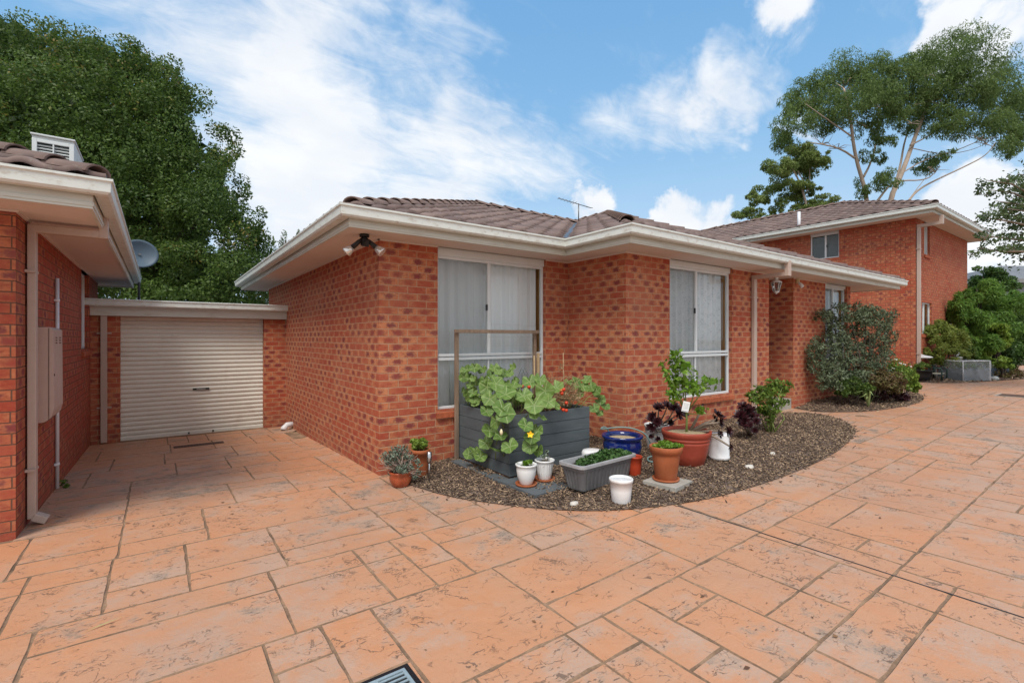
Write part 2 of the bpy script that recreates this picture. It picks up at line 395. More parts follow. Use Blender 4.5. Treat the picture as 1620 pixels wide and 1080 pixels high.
def glassmat():
    m, t = newmat('window_glass')
    fr = t.new('ShaderNodeFresnel', inp={'IOR': 1.5}).outputs[0]
    tr = t.new('ShaderNodeBsdfTransparent', inp={0: (.97, .985, .98, 1)}); gl = t.new('ShaderNodeBsdfGlossy', inp={'Roughness': .015})
    mx = t.new('ShaderNodeMixShader', inp={0: t.m('MULTIPLY', fr, 1.15, clamp=True), 1: tr.outputs[0], 2: gl.outputs[0]})
    t.new('ShaderNodeOutputMaterial', inp={0: mx.outputs[0]}); return m
M_GLASS = glassmat()
def meshmat(name, col, alpha, sc=600, wires=False):
    m, t = newmat(name)
    df = t.new('ShaderNodeBsdfDiffuse', inp={0: (*col, 1)}); tr = t.new('ShaderNodeBsdfTransparent')
    f = alpha
    if wires:
        n = t.noise(t.new('ShaderNodeTexCoord').outputs['Object'], 3, 4); f = t.ss(n, .35, .65, alpha*.65, min(alpha*1.35, 1))
    mx = t.new('ShaderNodeMixShader', inp={0: f, 1: tr.outputs[0], 2: df.outputs[0]})
    t.new('ShaderNodeOutputMaterial', inp={0: mx.outputs[0]}); return m
M_SCREEN = meshmat('fly_screen', (.28, .31, .32), .26)
M_NET = meshmat('shade_net', (.50, .54, .58), .24, wires=True)
def curtainmat(lace):
    m, t = newmat('lace_curtain' if lace else 'sheer_curtain')
    uv = t.new('ShaderNodeUVMap').outputs[0]
    colr = t.mix(t.noise(t.scale(uv, 14, .6, 1), 1.0, 4), (.86, .90, .92), (.97, .98, .98))
    if lace:
        vo = t.new('ShaderNodeTexVoronoi', feature='DISTANCE_TO_EDGE', inp={'Vector': t.scale(uv, 38, 30, 1), 'Scale': 1.0}).outputs['Distance']
        fl = t.noise(uv, 9, 5, .7)
        k = t.m('MULTIPLY', t.ss(vo, .06, .16), t.ss(fl, .47, .56))
        colr = t.mix(t.m('MULTIPLY', k, .30), colr, (.35, .40, .43))
    finish(t, colr, .9, spec=.1); return m
M_CURT = curtainmat(False); M_LACE = curtainmat(True)
def drivemat():
    m, t = newmat('stamped_concrete'); O = t.new('ShaderNodeTexCoord').outputs['Object']
    a = t.new('ShaderNodeAttribute', attribute_name='tint').outputs['Fac']
    off = t.new('ShaderNodeCombineXYZ', inp={0: t.m('MULTIPLY', a, 13), 1: t.m('MULTIPLY', a, 7), 2: t.m('MULTIPLY', a, 31)}).outputs[0]
    L = t.vm('ADD', O, off).outputs[0]
    g = t.noise(O, 70, 4, .7); n0 = t.noise(L, 2.2, 6, .65); n1 = t.noise(O, .42, 5, .6)
    colr = t.mix(t.ss(n0, .3, .7), (.62, .275, .130), (.60, .315, .18))
    colr = t.mix(t.ss(g, .35, .75, 0, .35), colr, (.50, .27, .155))
    colr = t.mix(t.m('MULTIPLY', a, .22), colr, (.52, .27, .15))
    wp = t.m('ADD', t.noise(L, 1.9, 7, .7), t.m('MULTIPLY', t.m('SUBTRACT', n1, .5), .5))
    colr = t.mix(t.m('MULTIPLY', t.ss(wp, .47, .62, 0, .72), t.ss(g, .32, .62, .45, 1)), colr, (.50, .365, .275))
    lg = t.noise(O, .33, 5, .65); colr = t.mix(t.ss(lg, .42, .68, 0, .38), colr, (.37, .245, .18)); colr = t.mix(1.0, colr, (.93, .93, .95), 'MULTIPLY')
    # worn grey patches, more of them where the sealer has gone
    st = t.m('ADD', t.noise(L, 2.6, 8, .72), t.m('MULTIPLY', t.m('SUBTRACT', n1, .5), .55))
    colr = t.mix(t.ss(st, .50, .70, 0, .62), colr, (.38, .30, .235))
    colr = t.mix(t.m('MULTIPLY', t.ss(st, .56, .74), t.ss(g, .36, .6, .25, .9)), colr, (.12, .105, .09))
    # slate ridges and gouges pressed into each slab
    wv = t.noise(L, 3.1, 5, .6)
    wl = t.vm('ADD', t.scale(L, 2.2, 3.4, 1, .5), t.new('ShaderNodeCombineXYZ', inp={0: t.m('MULTIPLY', wv, 2.2), 1: t.m('MULTIPLY', wv, -1.8)}).outputs[0]).outputs[0]
    rd = t.noise(wl, 1.15, 3, .45)
    ridge = t.m('ABSOLUTE', t.m('SUBTRACT', rd, .5))
    brk = t.noise(L, 5.5, 3, .6)
    crack = t.m('MULTIPLY', t.ss(ridge, .0015, .009, 1, 0), t.ss(brk, .45, .58))
    rd2 = t.noise(t.vm('ADD', t.scale(L, 5.2, 6.8, 1, 1.1), t.new('ShaderNodeCombineXYZ', inp={0: t.m('MULTIPLY', wv, 3.0), 1: t.m('MULTIPLY', wv, -2.2)}).outputs[0]).outputs[0], 1.1, 3, .5)
    crack2 = t.m('MULTIPLY', t.ss(t.m('ABSOLUTE', t.m('SUBTRACT', rd2, .5)), .002, .012, .8, 0), t.ss(t.noise(L, 3.4, 4, .6), .50, .60))
    crack = t.m('MAXIMUM', crack, crack2)
    pit = t.m('MULTIPLY', t.ss(t.noise(t.scale(L, 1, 2.6, 1, .35), 19, 4, .6), .60, .66), t.ss(t.noise(L, 2.6, 4), .46, .58))
    k = t.m('MAXIMUM', crack, pit)
    colr = t.mix(t.m('MULTIPLY', k, .78), colr, (.13, .085, .06))
    ir = t.noise(O, 240, 2); colr = t.mix(t.ss(ir, .60, .75, 0, .35), colr, (.75, .50, .36))
    hgt = t.m('SUBTRACT', t.m('ADD', t.m('MULTIPLY', t.noise(wl, 1.2, 5, .55), 1.4), t.m('MULTIPLY', g, .12)), t.m('MULTIPLY', k, .35))
    finish(t, colr, t.ss(st, .45, .7, .48, .8), bump(t, hgt, .55, .014), spec=.35); return m
M_DRIVE = drivemat()
M_JOINT = pm('joint_grime', (.25, .155, .095), .95, .4, 5, .003, 60, dirt=(.09, .065, .045), damt=.75, dscale=4)
M_GROUND = pm('far_ground', (.20, .16, .12), .95, .25, .3)
M_MULCHB = pm('mulch_base', (.14, .098, .074), .95, .45, 14, .02, 35)
def chipmat():
    m, t = newmat('bark_chips'); a = t.new('ShaderNodeAttribute', attribute_name='tint').outputs['Fac']
    colr = t.mix(t.ss(a, 0, .55), (.095, .066, .05), (.27, .19, .13)); colr = t.mix(t.ss(a, .5, 1), colr, (.48, .34, .225))
    finish(t, colr, .9, spec=.15); return m
M_CHIP = chipmat()
# ------------------------------------------------------------------ ground, driveway, beds
def sheet(name, xs, ys, f, m, **kw):
    X, Y = np.meshgrid(xs, ys, indexing='ij'); Z = np.vectorize(f)(X, Y)
    V = np.stack([X.ravel(), Y.ravel(), Z.ravel()], 1); ny = len(ys); i = np.arange(len(xs)-1)[:, None]*ny+np.arange(ny-1)[None]
    i = i.ravel(); F = np.stack([i, i+ny, i+ny+1, i+1], 1)
    return fastmesh(name, V, F, m, **kw)
xs = np.concatenate([[-160, -60, -20], np.linspace(-10, -.5, 6), [0, .06, .5], np.linspace(1, 8, 8), [10, 12, 15, 20, 40, 80, 300]])
ys = np.concatenate([[-200, -60, -20, -10, -5, -2, 0], np.linspace(.5, 5.5, 6), [8, 20, 60, 300]])
sheet('ground', xs, ys, lambda x, y: zg(x, y)-.05, M_GROUND, kind='structure')
def inside(p, poly):
    x, y = p; r = False; n = len(poly)
    for i in range(n):
        x0, y0 = poly[i]; x1, y1 = poly[(i+1) % n]
        if (y0 > y) != (y1 > y) and x < (x1-x0)*(y-y0)/(y1-y0)+x0: r = not r
    return r
def smoothpoly(pts, n=6):                 # Catmull-Rom through an open chain of points
    P = [pts[0]]+pts+[pts[-1]]; o = []
    for i in range(1, len(P)-2):
        for k in range(n):
            t = k/n; p0, p1, p2, p3 = [np.array(q) for q in P[i-1:i+3]]
            o.append(tuple(.5*((2*p1)+(-p0+p2)*t+(2*p0-5*p1+4*p2-p3)*t*t+(-p0+3*p1-3*p2+p3)*t**3)))
    o.append(tuple(pts[-1])); return o
BED1 = smoothpoly([(.10, .0), (.08, -.3), (.14, -.62), (.25, -1.08), (.44, -1.5), (.82, -2.08), (1.19, -2.43), (1.69, -2.69), (2.21, -2.85), (2.91, -2.94), (3.8, -2.97), (4.79, -2.92),
                   (5.9, -2.73), (6.46, -2.55), (7.01, -2.17), (7.3, -1.7), (7.1, -1.32), (6.72, -1.13)])+[(2.96, -1.12), (2.94, .0)]
E1 = len(BED1)-2
BED2 = smoothpoly([(7.72, -1.13), (7.62, -1.4), (7.7, -1.75), (8.41, -2.17), (9.85, -2.36), (11.18, -2.23), (12.15, -1.8), (12.7, -.9), (12.6, 1.0), (12.0, 3.0), (10.4, 3.4)])+[(10.4, -1.13)]
E2 = len(BED2)-1
BED3 = smoothpoly([(15.3, -.97), (15.35, -1.5), (16.2, -1.95), (17.6, -2.3), (19.0, -2.65), (20.5, -2.95), (22.5, -3.0), (24.0, -2.2), (24.2, -.2)])+[(21.3, -.97)]
E3 = len(BED3)-1
def dist_edge(p, poly, ne):
    P = np.array(poly[:ne]); a, b = P[:-1], P[1:]; ab = b-a; ap = np.array(p)-a
    t = np.clip((ap*ab).sum(1)/((ab**2).sum(1)+1e-9), 0, 1); q = a+ab*t[:, None]
    return float(np.sqrt(((q-np.array(p))**2).sum(1)).min())
def bedz(x, y, poly=BED1, ne=E1, h=.085):
    if poly is BED1: h = h*(.22+.78*ss01((x-.6)/2.0))
    return zg(x+.06, y)+.006+h*ss01(dist_edge((x, y), poly, ne)/.9)+.012*math.sin(x*7.1+1)*math.sin(y*6.3)*ss01(dist_edge((x, y), poly, ne)/.3)
def bz(x, y): return bedz(x, y)
# stamped slabs: rows of three units, every slab a face with its own pressed edge
def slabs():
    U = .285; MI = []; V = []; F = []; TI = []
    XC = 1.77; rnd = random.Random(11)
    rects = []
    y = -11.2
    while y < 5.2:
        x = -9.0-rnd.random()*.6; hrow = 3*U
        while x < 30:
            wd = rnd.choice([2, 2, 3, 3, 4])*U; k = rnd.random()
            x1 = x+wd
            if k < .22: rects.append((x, y, x1, y+hrow))
            elif k < .50: rects += [(x, y, x1, y+U), (x, y+U, x1, y+hrow)]
            elif k < .78: rects += [(x, y, x1, y+2*U), (x, y+2*U, x1, y+hrow)]
            else:
                xm = x+wd/2; rects += [(x, y, xm, y+2*U), (xm, y, x1, y+U), (x, y+2*U, xm, y+hrow), (xm, y+U, x1, y+hrow)]
            x = x1
        y += hrow
    out = []
    for (a, b, c2, d2) in rects:
        segs = [(a, c2)]
        if a < XC < c2 and b < -1: segs = [(a, XC), (XC, c2)]
        for (p, q) in segs:
            if q-p > .04: out.append((p, b, q, d2))
    g = .0034
    for (a, b, c2, d2) in out:
        mx, my = (a+c2)/2, (b+d2)/2
        if c2 < -2.99 and my > .05: continue
        if a < -3.0 and my > -.1: a = -3.0
        if c2 - a < .05: continue
        if my > 5.1: continue
        if mx > .05 and my > .1 and mx < 15.0 and (mx < 10.6 or my > 4): continue
        if mx > 15.6 and my > 0: continue
        if a < 0.02 < c2 and my > 0: c2 = 0.02
        if d2 > 5.2: d2 = 5.2
        ctl = abs(c2-XC) < 1e-6 or abs(a-XC) < 1e-6
        def edge(p, q):
            L = max(abs(q[0]-p[0]), abs(q[1]-p[1])); n = max(int(L/.09), 1)
            o = []
            for i in range(n):
                t = i/n; j = (rnd.random()-.5)*.006
                o.append((p[0]+(q[0]-p[0])*t+(j if p[0] == q[0] else 0), p[1]+(q[1]-p[1])*t+(j if p[1] == q[1] else 0)))
            return o
        gl = g*rnd.uniform(.6, 1.25); gr = g*rnd.uniform(.6, 1.25)
        x0, x1, y0, y1 = a+gl, c2-gr, b+g*rnd.uniform(.6, 1.2), d2-g*rnd.uniform(.6, 1.2)
        ring = edge((x0, y0), (x1, y0))+edge((x1, y0), (x1, y1))+edge((x1, y1), (x0, y1))+edge((x0, y1), (x0, y0))
        i0 = len(V); n = len(ring); ti = rnd.random()
        cxm, cym = (x0+x1)/2, (y0+y1)/2
        for (px, py) in ring: V.append((px, py, zg(px, py)-.0052)); TI.append(ti)
        for (px, py) in ring:
            ins = rnd.uniform(.0035, .0075)+(.006 if rnd.random() < .06 else 0)
            qx = px+ins*np.sign(cxm-px)*(abs(abs(cxm-px)-(x1-x0)/2) < .01); qy = py+ins*np.sign(cym-py)*(abs(abs(cym-py)-(y1-y0)/2) < .01)
            V.append((qx, qy, zg(qx, qy))); TI.append(ti)
        for k in range(n): F.append((i0+k, i0+(k+1) % n, i0+n+(k+1) % n, i0+n+k)); MI.append(1)
        F.append(tuple(i0+n+k for k in range(n))); MI.append(0)
    me = bpy.data.meshes.new('driveway'); me.from_pydata(V, [], F); me.materials.append(M_DRIVE); me.materials.append(M_JOINT)
    me.polygons.foreach_set('material_index', np.array(MI, np.int32)); at_ = me.attributes.new('tint', 'FLOAT', 'POINT'); at_.data.foreach_set('value', np.array(TI, np.float32))
    o = bpy.data.objects.new('driveway', me); COL.objects.link(o); tag(o, kind='structure'); return o
slabs()
mb_ = [(1.764, -2.75), (1.776, -2.75), (1.776, -11), (1.764, -11)]
me_ = bpy.data.meshes.new('control_joint'); me_.from_pydata([(a, b, zg(a, b)+.002) for a, b in mb_], [], [(3, 2, 1, 0)]); me_.materials.append(pm('joint_filler', (.05, .045, .042), .8, .3, 20)); o_ = bpy.data.objects.new('control_joint', me_); COL.objects.link(o_); tag(o_, kind='structure')
sheet('driveway_joints', np.concatenate([np.linspace(-9.2, -3, 4), [-2.99], np.linspace(-2.5, 0, 6), [.02, .06], np.linspace(.5, 7.7, 12), np.linspace(8, 31, 12)]), np.concatenate([np.linspace(-11.3, 0, 12), np.linspace(.5, 5.3, 8)]),
      lambda x, y: zg(x, y)-.0048, M_JOINT, kind='structure')
def bed(name, poly, ne, step, h):
    P = np.array(poly); x0, y0 = P.min(0); x1, y1 = P.max(0)
    V = []; F = []; idx = {}
    # interior grid + rim: built from the outline fan, subdivided towards the edge
    import bmesh
    bm = bmesh.new(); vs = [bm.verts.new((p[0], p[1], 0)) for p in poly]
    try: f = bm.faces.new(vs)
    except Exception: f = None
    bmesh.ops.triangulate(bm, faces=bm.faces[:])
    for _ in range(5):
        long = [e for e in bm.edges if e.calc_length() > step*1.6]
        if not long: break
        bmesh.ops.subdivide_edges(bm, edges=long, cuts=1); bmesh.ops.triangulate(bm, faces=bm.faces[:])
    for v in bm.verts: v.co.z = bedz(v.co.x, v.co.y, poly, ne, h)
    me = bpy.data.meshes.new(name); bm.to_mesh(me); bm.free(); me.materials.append(M_MULCHB)
    for p in me.polygons: p.use_smooth = True
    o = bpy.data.objects.new(name, me); COL.objects.link(o); tag(o, kind='structure')
def chips(name, poly, ne, n, h, L=(.015, .055)):
    P = np.array(poly); x0, y0 = P.min(0)-.08; x1, y1 = P.max(0)+.08
    V = []; TI = []; k = 0; rnd = random.Random(3)
    while k < n:
        x, y = rnd.uniform(x0, x1), rnd.uniform(y0, y1)
        de = None
        if not inside((x, y), poly):
            de = dist_edge((x, y), poly, ne)
            if rnd.random() > .18*math.exp(-de/.03): continue
            z = zg(x, y)+.004
        else: z = bedz(x, y, poly, ne, h)+.004
        l = rnd.uniform(*L)/2*(1.4 if rnd.random() < .1 else 1); wd = l*rnd.uniform(.10, .34); a = rnd.random()*6.28; tl = rnd.gauss(0, .35); r2 = rnd.gauss(0, .4)
        ax = Vector((math.cos(a)*math.cos(tl), math.sin(a)*math.cos(tl), math.sin(tl))); bx_ = Vector((-math.sin(a), math.cos(a), r2)).normalized()
        nz = Vector((0, 0, .004))
        c_ = Vector((x, y, z+abs(math.sin(tl))*l+.003))
        ti = rnd.random()
        ti = ti**2.0
        for q in (-ax*l-bx_*wd, ax*l-bx_*wd*.6, ax*l*.9+bx_*wd, -ax*l*.8+bx_*wd*.8): V.append(tuple(c_+q+nz)); TI.append(ti)
        for q in (-ax*l-bx_*wd, ax*l-bx_*wd*.6, ax*l*.9+bx_*wd, -ax*l*.8+bx_*wd*.8): V.append(tuple(c_+q*1.02-nz)); TI.append(ti)
        k += 1
    V = np.array(V); i = np.arange(n)[:, None]*8
    F = np.concatenate([i+np.array([[4, 5, 6, 7][::-1]])]+[i+np.array([q]) for q in ([0, 1, 2, 3], [0, 4, 5, 1], [1, 5, 6, 2], [2, 6, 7, 3], [3, 7, 4, 0])], 0)
    fastmesh(name, V, F, M_CHIP, tint=np.array(TI), label='loose brown bark chips covering the garden bed', category='mulch', kind='stuff')
bed('garden_bed', BED1, E1, .16, .085); bed('garden_bed', BED2, E2, .3, .06); bed('garden_bed', BED3, E3, .5, .05)
chips('mulch', BED1, E1, 30000, .085, (.010, .042)); chips('mulch', BED2, E2, 11000, .06, (.02, .06)); chips('mulch', BED3, E3, 2500, .05, (.05, .12))
# ------------------------------------------------------------------ building helpers
def wall(mb, axis, k, a0, a1, z0, z1, out, openings=(), reveal=.11):
    A = sorted({a0, a1, *[q for o in openings for q in o[:2]]}); Z = sorted({z0, z1, *[q for o in openings for q in o[2:]]})
    def pt(a, d, z): return (a, k-out*d, z) if axis == 'x' else (k-out*d, a, z)
    flip = (axis == 'x' and out > 0) or (axis == 'y' and out < 0)
    def q(*p): mb.quad(*(reversed(p) if flip else p))
    for i in range(len(A)-1):
        for j in range(len(Z)-1):
            ca, cz = (A[i]+A[i+1])/2, (Z[j]+Z[j+1])/2
            if any(o[0] < ca < o[1] and o[2] < cz < o[3] for o in openings): continue
            q(pt(A[i], 0, Z[j]), pt(A[i+1], 0, Z[j]), pt(A[i+1], 0, Z[j+1]), pt(A[i], 0, Z[j+1]))
    for (b0, b1, y0, y1) in openings:
        q(pt(b0, 0, y0), pt(b0, reveal, y0), pt(b0, reveal, y1), pt(b0, 0, y1)); q(pt(b1, 0, y0), pt(b1, 0, y1), pt(b1, reveal, y1), pt(b1, reveal, y0))
        q(pt(b0, 0, y0), pt(b1, 0, y0), pt(b1, reveal, y0), pt(b0, reveal, y0)); q(pt(b0, 0, y1), pt(b0, reveal, y1), pt(b1, reveal, y1), pt(b1, 0, y1))
def window(root, axis, k, out, a0, a1, z0, z1, mull, rail=None, lace=True, screen_left=True, head=0., curtain=True, timber=True, sill=True, dark=False, label=None, dep=.055):
    def pt(a, d, z): return (a, k-out*d, z) if axis == 'x' else (k-out*d, a, z)
    def bx(mb, A0, A1, d0, d1, Z0, Z1): mb.box(pt(A0, d0, Z0), pt(A1, d1, Z1))
    fw = .035; d0, d1 = dep, dep+.05; zt = z1-head
    fr = MB()
    bx(fr, a0+.002, a0+fw, d0, d1, z0+.002, zt); bx(fr, a1-fw, a1-.002, d0, d1, z0+.002, zt)
    bx(fr, a0+fw, a1-fw, d0, d1, z0+.002, z0+fw); bx(fr, a0+fw, a1-fw, d0, d1, zt-fw, zt)
    if head: bx(fr, a0+.002, a1-.002, d0-.025, d1+.01, zt, z1+.004)
    ztop0 = z0+fw
    if rail:
        bx(fr, a0+fw, a1-fw, d0-.008, d1, rail-.045, rail-.008); bx(fr, a0+fw, a1-fw, d0-.008, d1-.01, rail+.006, rail+.04)
        bx(fr, mull-.012, mull+.012, d0+.01, d1-.005, z0+fw, rail-.045); ztop0 = rail+.04
    bx(fr, mull-.025, mull+.022, d0-.006, d1-.004, ztop0, zt-fw)
    W = fr.build('window', M_WFR, root, bevel=.003)
    if label: W['label'] = label
    gl = MB()
    for (p, q2, r, s2) in ([(a0+fw, mull-.012, z0+fw, rail-.045), (mull+.012, a1-fw, z0+fw, rail-.045)] if rail else [])+[(a0+fw, mull-.025, ztop0, zt-fw), (mull+.022, a1-fw, ztop0, zt-fw)]:
        gl.quad(pt(p, d0+.025, r), pt(q2, d0+.025, r), pt(q2, d0+.025, s2), pt(p, d0+.025, s2))
    gl.build('pane', M_GLASS, W)
    if screen_left:
        sc = MB(); sc.quad(pt(a0+fw, d0+.012, ztop0), pt(mull-.027, d0+.012, ztop0), pt(mull-.027, d0+.012, zt-fw), pt(a0+fw, d0+.012, zt-fw)); sc.build('fly_screen', M_SCREEN, W)
        hd = MB(); bx(hd, mull-.05, mull-.028, d0-.012, d0+.008, (ztop0+zt)/2-.05, (ztop0+zt)/2+.03); hd.build('latch', M_BLACK, W)
    if timber:
        tb = MB()
        bx(tb, a0-.01, a0+.012, d1+.002, d1+.15, z0, z1); bx(tb, a1-.012, a1+.01, d1+.002, d1+.15, z0, z1)
        bx(tb, a0+.012, a1-.012, d1+.002, d1+.15, z0-.01, z0+.012); bx(tb, a0+.012, a1-.012, d1+.002, d1+.15, z1-.012, z1+.01)
        tb.build('inner_reveal', M_TIMB, W)
    if dark:
        dk = MB(); bx(dk, a0, a1, d1+.03, d1+.05, z0, z1); dk.build('dark_backing', pm('dark_backing', (.05, .075, .08), .6), W)  # sheet added behind the panes, coloured dark so the glass looks unlit
    if curtain:
        n = int((a1-a0)/.012); ph = random.random()*6
        V = []; F = []; uvs = []
        rows = [z0-.02, z0+(z1-z0)*.25, z0+(z1-z0)*.5, z0+(z1-z0)*.75, z1]
        for j, z in enumerate(rows):
            for i in range(n+1):
                a = a0-.005+(a1-a0-.045)*i/n
                fold = .022*math.sin(a*40+ph+1.1*math.sin(a*7+j*.12))+.012*math.sin(a*83+2*ph+j*.2)*(1-.3*j/4)
                V.append(pt(a, d1+.075+fold, z)); uvs.append((a, z))
        for j in range(len(rows)-1):
            for i in range(n): q_ = j*(n+1)+i; F.append((q_, q_+1, q_+n+2, q_+n+1))
        me = bpy.data.meshes.new('curtain'); off = ROOTLOC[root]
        me.from_pydata([tuple(Vector(p)-off) for p in V], [], F); me.materials.append(M_LACE if lace else M_CURT)
        ul = me.uv_layers.new(name='UVMap')
        for lp in me.loops: ul.data[lp.index].uv = uvs[lp.vertex_index]
        for p in me.polygons: p.use_smooth = True
        o = bpy.data.objects.new('curtain', me); COL.objects.link(o); o.parent = W
    if sill:                               # sloping row of bricks on edge
        sb = MB(); n = max(int(round((a1-a0+.06)/.086)), 1); wd = (a1-a0+.06)/n
        for i in range(n):
            s0 = a0-.03+i*wd+.004; s1 = s0+wd-.009; j = random.uniform(-.002, .002)
            p = [pt(s0, -.032+j, z0-.10), pt(s1, -.032+j, z0-.10), pt(s1, -.03+j, z0-.034), pt(s0, -.03+j, z0-.034), pt(s0, .10, z0-.10), pt(s1, .10, z0-.10), pt(s1, .10, z0-.004), pt(s0, .10, z0-.004)]
            for f in ((0, 1, 2, 3), (3, 2, 6, 7), (0, 3, 7, 4), (1, 5, 6, 2), (0, 4, 5, 1)): sb.quad(*[p[k_] for k_ in f])
        sb.box(pt(a0-.028, -.024, z0-.097), pt(a1+.028, .09, z0-.036))
        sb.build('sill', BR_SILL, W)
    return W
TILE_P, TILE_E = .30, .32
TT = []
def tile_plane(mb_v, mb_f, org, along, up, smax, lo, hi, z0, tan, mul=1.0):
    """courses of tiles; a position = org + along*a + up*s ; lo(s), hi(s) are the ends of the plane"""
    ns = max(int(round(smax/(TILE_E*math.cos(math.atan(tan))))), 1); ds = smax/ns
    st = .0375*mul
    for k in range(ns):
        s0, s1 = k*ds, (k+1)*ds; a_lo, a_hi = min(lo(s0), lo(s1)), max(hi(s0), hi(s1))
        if a_hi-a_lo < .02: continue
        n = max(int((a_hi-a_lo)/st), 1); i0 = len(mb_v)
        g0 = math.floor(a_lo/st)
        for i in range(n+3):
            a = (g0+i)*st; jz = .0035*math.sin(math.floor(a/TILE_P+k*.5)*12.9+k*7.3)
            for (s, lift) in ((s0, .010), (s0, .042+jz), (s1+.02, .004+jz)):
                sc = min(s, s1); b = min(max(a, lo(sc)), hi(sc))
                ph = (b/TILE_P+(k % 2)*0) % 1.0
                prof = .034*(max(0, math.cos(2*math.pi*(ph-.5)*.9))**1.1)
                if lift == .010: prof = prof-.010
                p = org+along*b+up*s; mb_v.append((p.x, p.y, z0+tan*s+lift+prof)); TT.append(.0 if lift == .010 else (.35+.65*((math.sin(math.floor(b/TILE_P)*12.9898+k*78.233)*43758.5) % 1.0)))  # dark lower edges painted in for the shadow under each course
        for i in range(n+2):
            q = i0+i*3
            mb_f.append((q, q+3, q+4, q+1)); mb_f.append((q+1, q+4, q+5, q+2))
def tiles(name, planes, m, parent, mul=1.0):
    V = []; F = []; TT.clear()
    for p in planes: tile_plane(V, F, *p, mul)
    V = np.array(V); F = np.array(F)
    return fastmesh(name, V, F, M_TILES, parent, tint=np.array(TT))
def ridge_caps(mb, p0, p1, r=.095, step=.36):
    p0, p1 = Vector(p0), Vector(p1); L = (p1-p0).length; n = max(int(L/step), 1); d = (p1-p0)/n; dn = d.normalized()
    sd_ = dn.cross(Vector((0, 0, 1))).normalized(); upv = sd_.cross(dn).normalized()
    root_, mb = mb, MB()
    for k in range(n):
        a = p0+d*k; b = a+d*1.12; i = len(mb.v); m = 8
        for (q, rr, lift) in ((a, r*1.06, .028), (b, r*.92, .0)):
            for inner in (0, .016):
                for j in range(m+1):
                    t = math.pi*j/m; mb.v.append(tuple(q+sd_*math.cos(t)*(rr-inner)+upv*(math.sin(t)*(rr-inner)*.72+lift-.02)))
        def I(e, inn, j): return i+(e*2+inn)*(m+1)+j
        for j in range(m):
            mb.f.append((I(0, 0, j), I(0, 0, j+1), I(1, 0, j+1), I(1, 0, j))); mb.sm.append(True)
            mb.f.append((I(0, 1, j), I(0, 1, j+1), I(0, 0, j+1), I(0, 0, j))); mb.sm.append(False)
            mb.f.append((I(0, 1, j+1), I(0, 1, j), I(1, 1, j), I(1, 1, j+1))); mb.sm.append(True)
    mb.build('ridge_capping', M_TILE, root_)
GUT = [(.018, -.03), (.018, -.115), (.10, -.118), (.118, -.10), (.122, -.03), (.135, -.018), (.135, .0), (.118, .004), (.112, -.02)]
def eaves(root, path, zs, zt, closed=True, gut=True):
    """fascia board from zs (soffit) to zt, and a gutter hung on it"""
    f = MB(); f.sweep(path, [(-.02, zs+.012), (-.02, zs-.018), (.006, zs-.018), (.006, zt-.115-.003+.09), (-.02, zt-.01)], closed)
    f.sweep(path, [(.006, zs+.028), (.013, zs+.028), (.013, zs+.001), (.006, zs+.001)], closed)
    f.build('fascia', M_FASC, root)
    if gut:
        g = MB(); g.sweep(path, [(o, zt+z) for o, z in GUT], closed)
        g.sweep(path, [(.112, zt-.02), (.10, zt-.10), (.03, zt-.10)], closed); g.build('gutter', M_GUT, root)
def pipe_rect(mb, p0, p1, w_, d_, axis='z'):
    a, b = Vector(p0), Vector(p1); L = (b-a).length; q = (b-a).to_track_quat('Z', 'Y').to_matrix()
    mb.cbox((a+b)/2, (w_, d_, L), q)
# ------------------------------------------------------------------ main house
SZ = 2.735
hs = thing('brick_house', 'single storey orange brick house with white windows and brown tiled roof behind the garden bed', 'house', (0, 0, 0))
mb = MB()
wall(mb, 'y', 0, 0, 7.0, -.4, SZ+.01, -1)
wall(mb, 'x', 0, 0, 2.946, -.3, SZ+.01, -1, [(.754, 2.506, .69, SZ)])
wall(mb, 'y', 2.946, -1.13, 0, -.3, SZ+.01, -1)
wall(mb, 'x', -1.13, 2.946, 6.756, -.3, SZ+.01, -1, [(3.886, 5.54, .69, SZ)])
wall(mb, 'y', 6.756, -1.13, .1, -.1, SZ+.01, 1)
wall(mb, 'x', .1, 6.756, 7.69, -.1, SZ+.01, -1)
wall(mb, 'y', 7.69, -1.13, .1, -.1, SZ+.01, -1)
wall(mb, 'x', -1.13, 7.69, 10.4, -.1, SZ+.01, -1, [(9.1, 10.22, .70, SZ)])
wall(mb, 'y', 10.4, -1.13, 7.0, -.1, SZ+.01, 1)
wall(mb, 'x', 7.0, 0, 10.4, -.3, SZ+.01, 1)
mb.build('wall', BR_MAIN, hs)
# soffit sheets, laid to the walls, with a bead along the brickwork
mb = MB()
pth = [(-.5, 7.5), (-.5, -.5), (2.446, -.5), (2.446, -1.63), (11.8, -1.63), (11.8, 7.5)]
for (a, b) in (((-.49, -.49), (0, 7.49)), ((0, -.49), (2.456, .3)), ((2.456, -1.62), (11.79, .3)), ((10.4, .3), (11.79, 7.49)), ((.0, 7.0), (10.4, 7.49)), ((0, .3), (10.4, 7.0))):
    mb.box((a[0], a[1], SZ), (b[0], b[1], SZ+.012))
for (a, b) in (((-.02, -.02, ), (0, 7)), ((-.02, -.02), (.754, 0)), ((2.506, -.02), (2.946, 0)), ((2.926, -1.15), (2.946, -.02)), ((2.946, -1.15), (3.886, -1.13)), ((5.54, -1.15), (6.756, -1.13)), ((7.69, -1.15), (9.1, -1.13))):
    mb.box((a[0], a[1], SZ-.016), (b[0], b[1], SZ-.001))
mb.build('soffit', M_SOFF, hs)
ZE = 2.915; TAN = .384
eaves(hs, pth, SZ, ZE)
X = Vector((1, 0, 0)); Y = Vector((0, 1, 0)); O0 = Vector((0, 0, 0))
e0, e1, e2, e3 = -.585, 2.361, -1.715, 11.885; ZR = ZE-.02
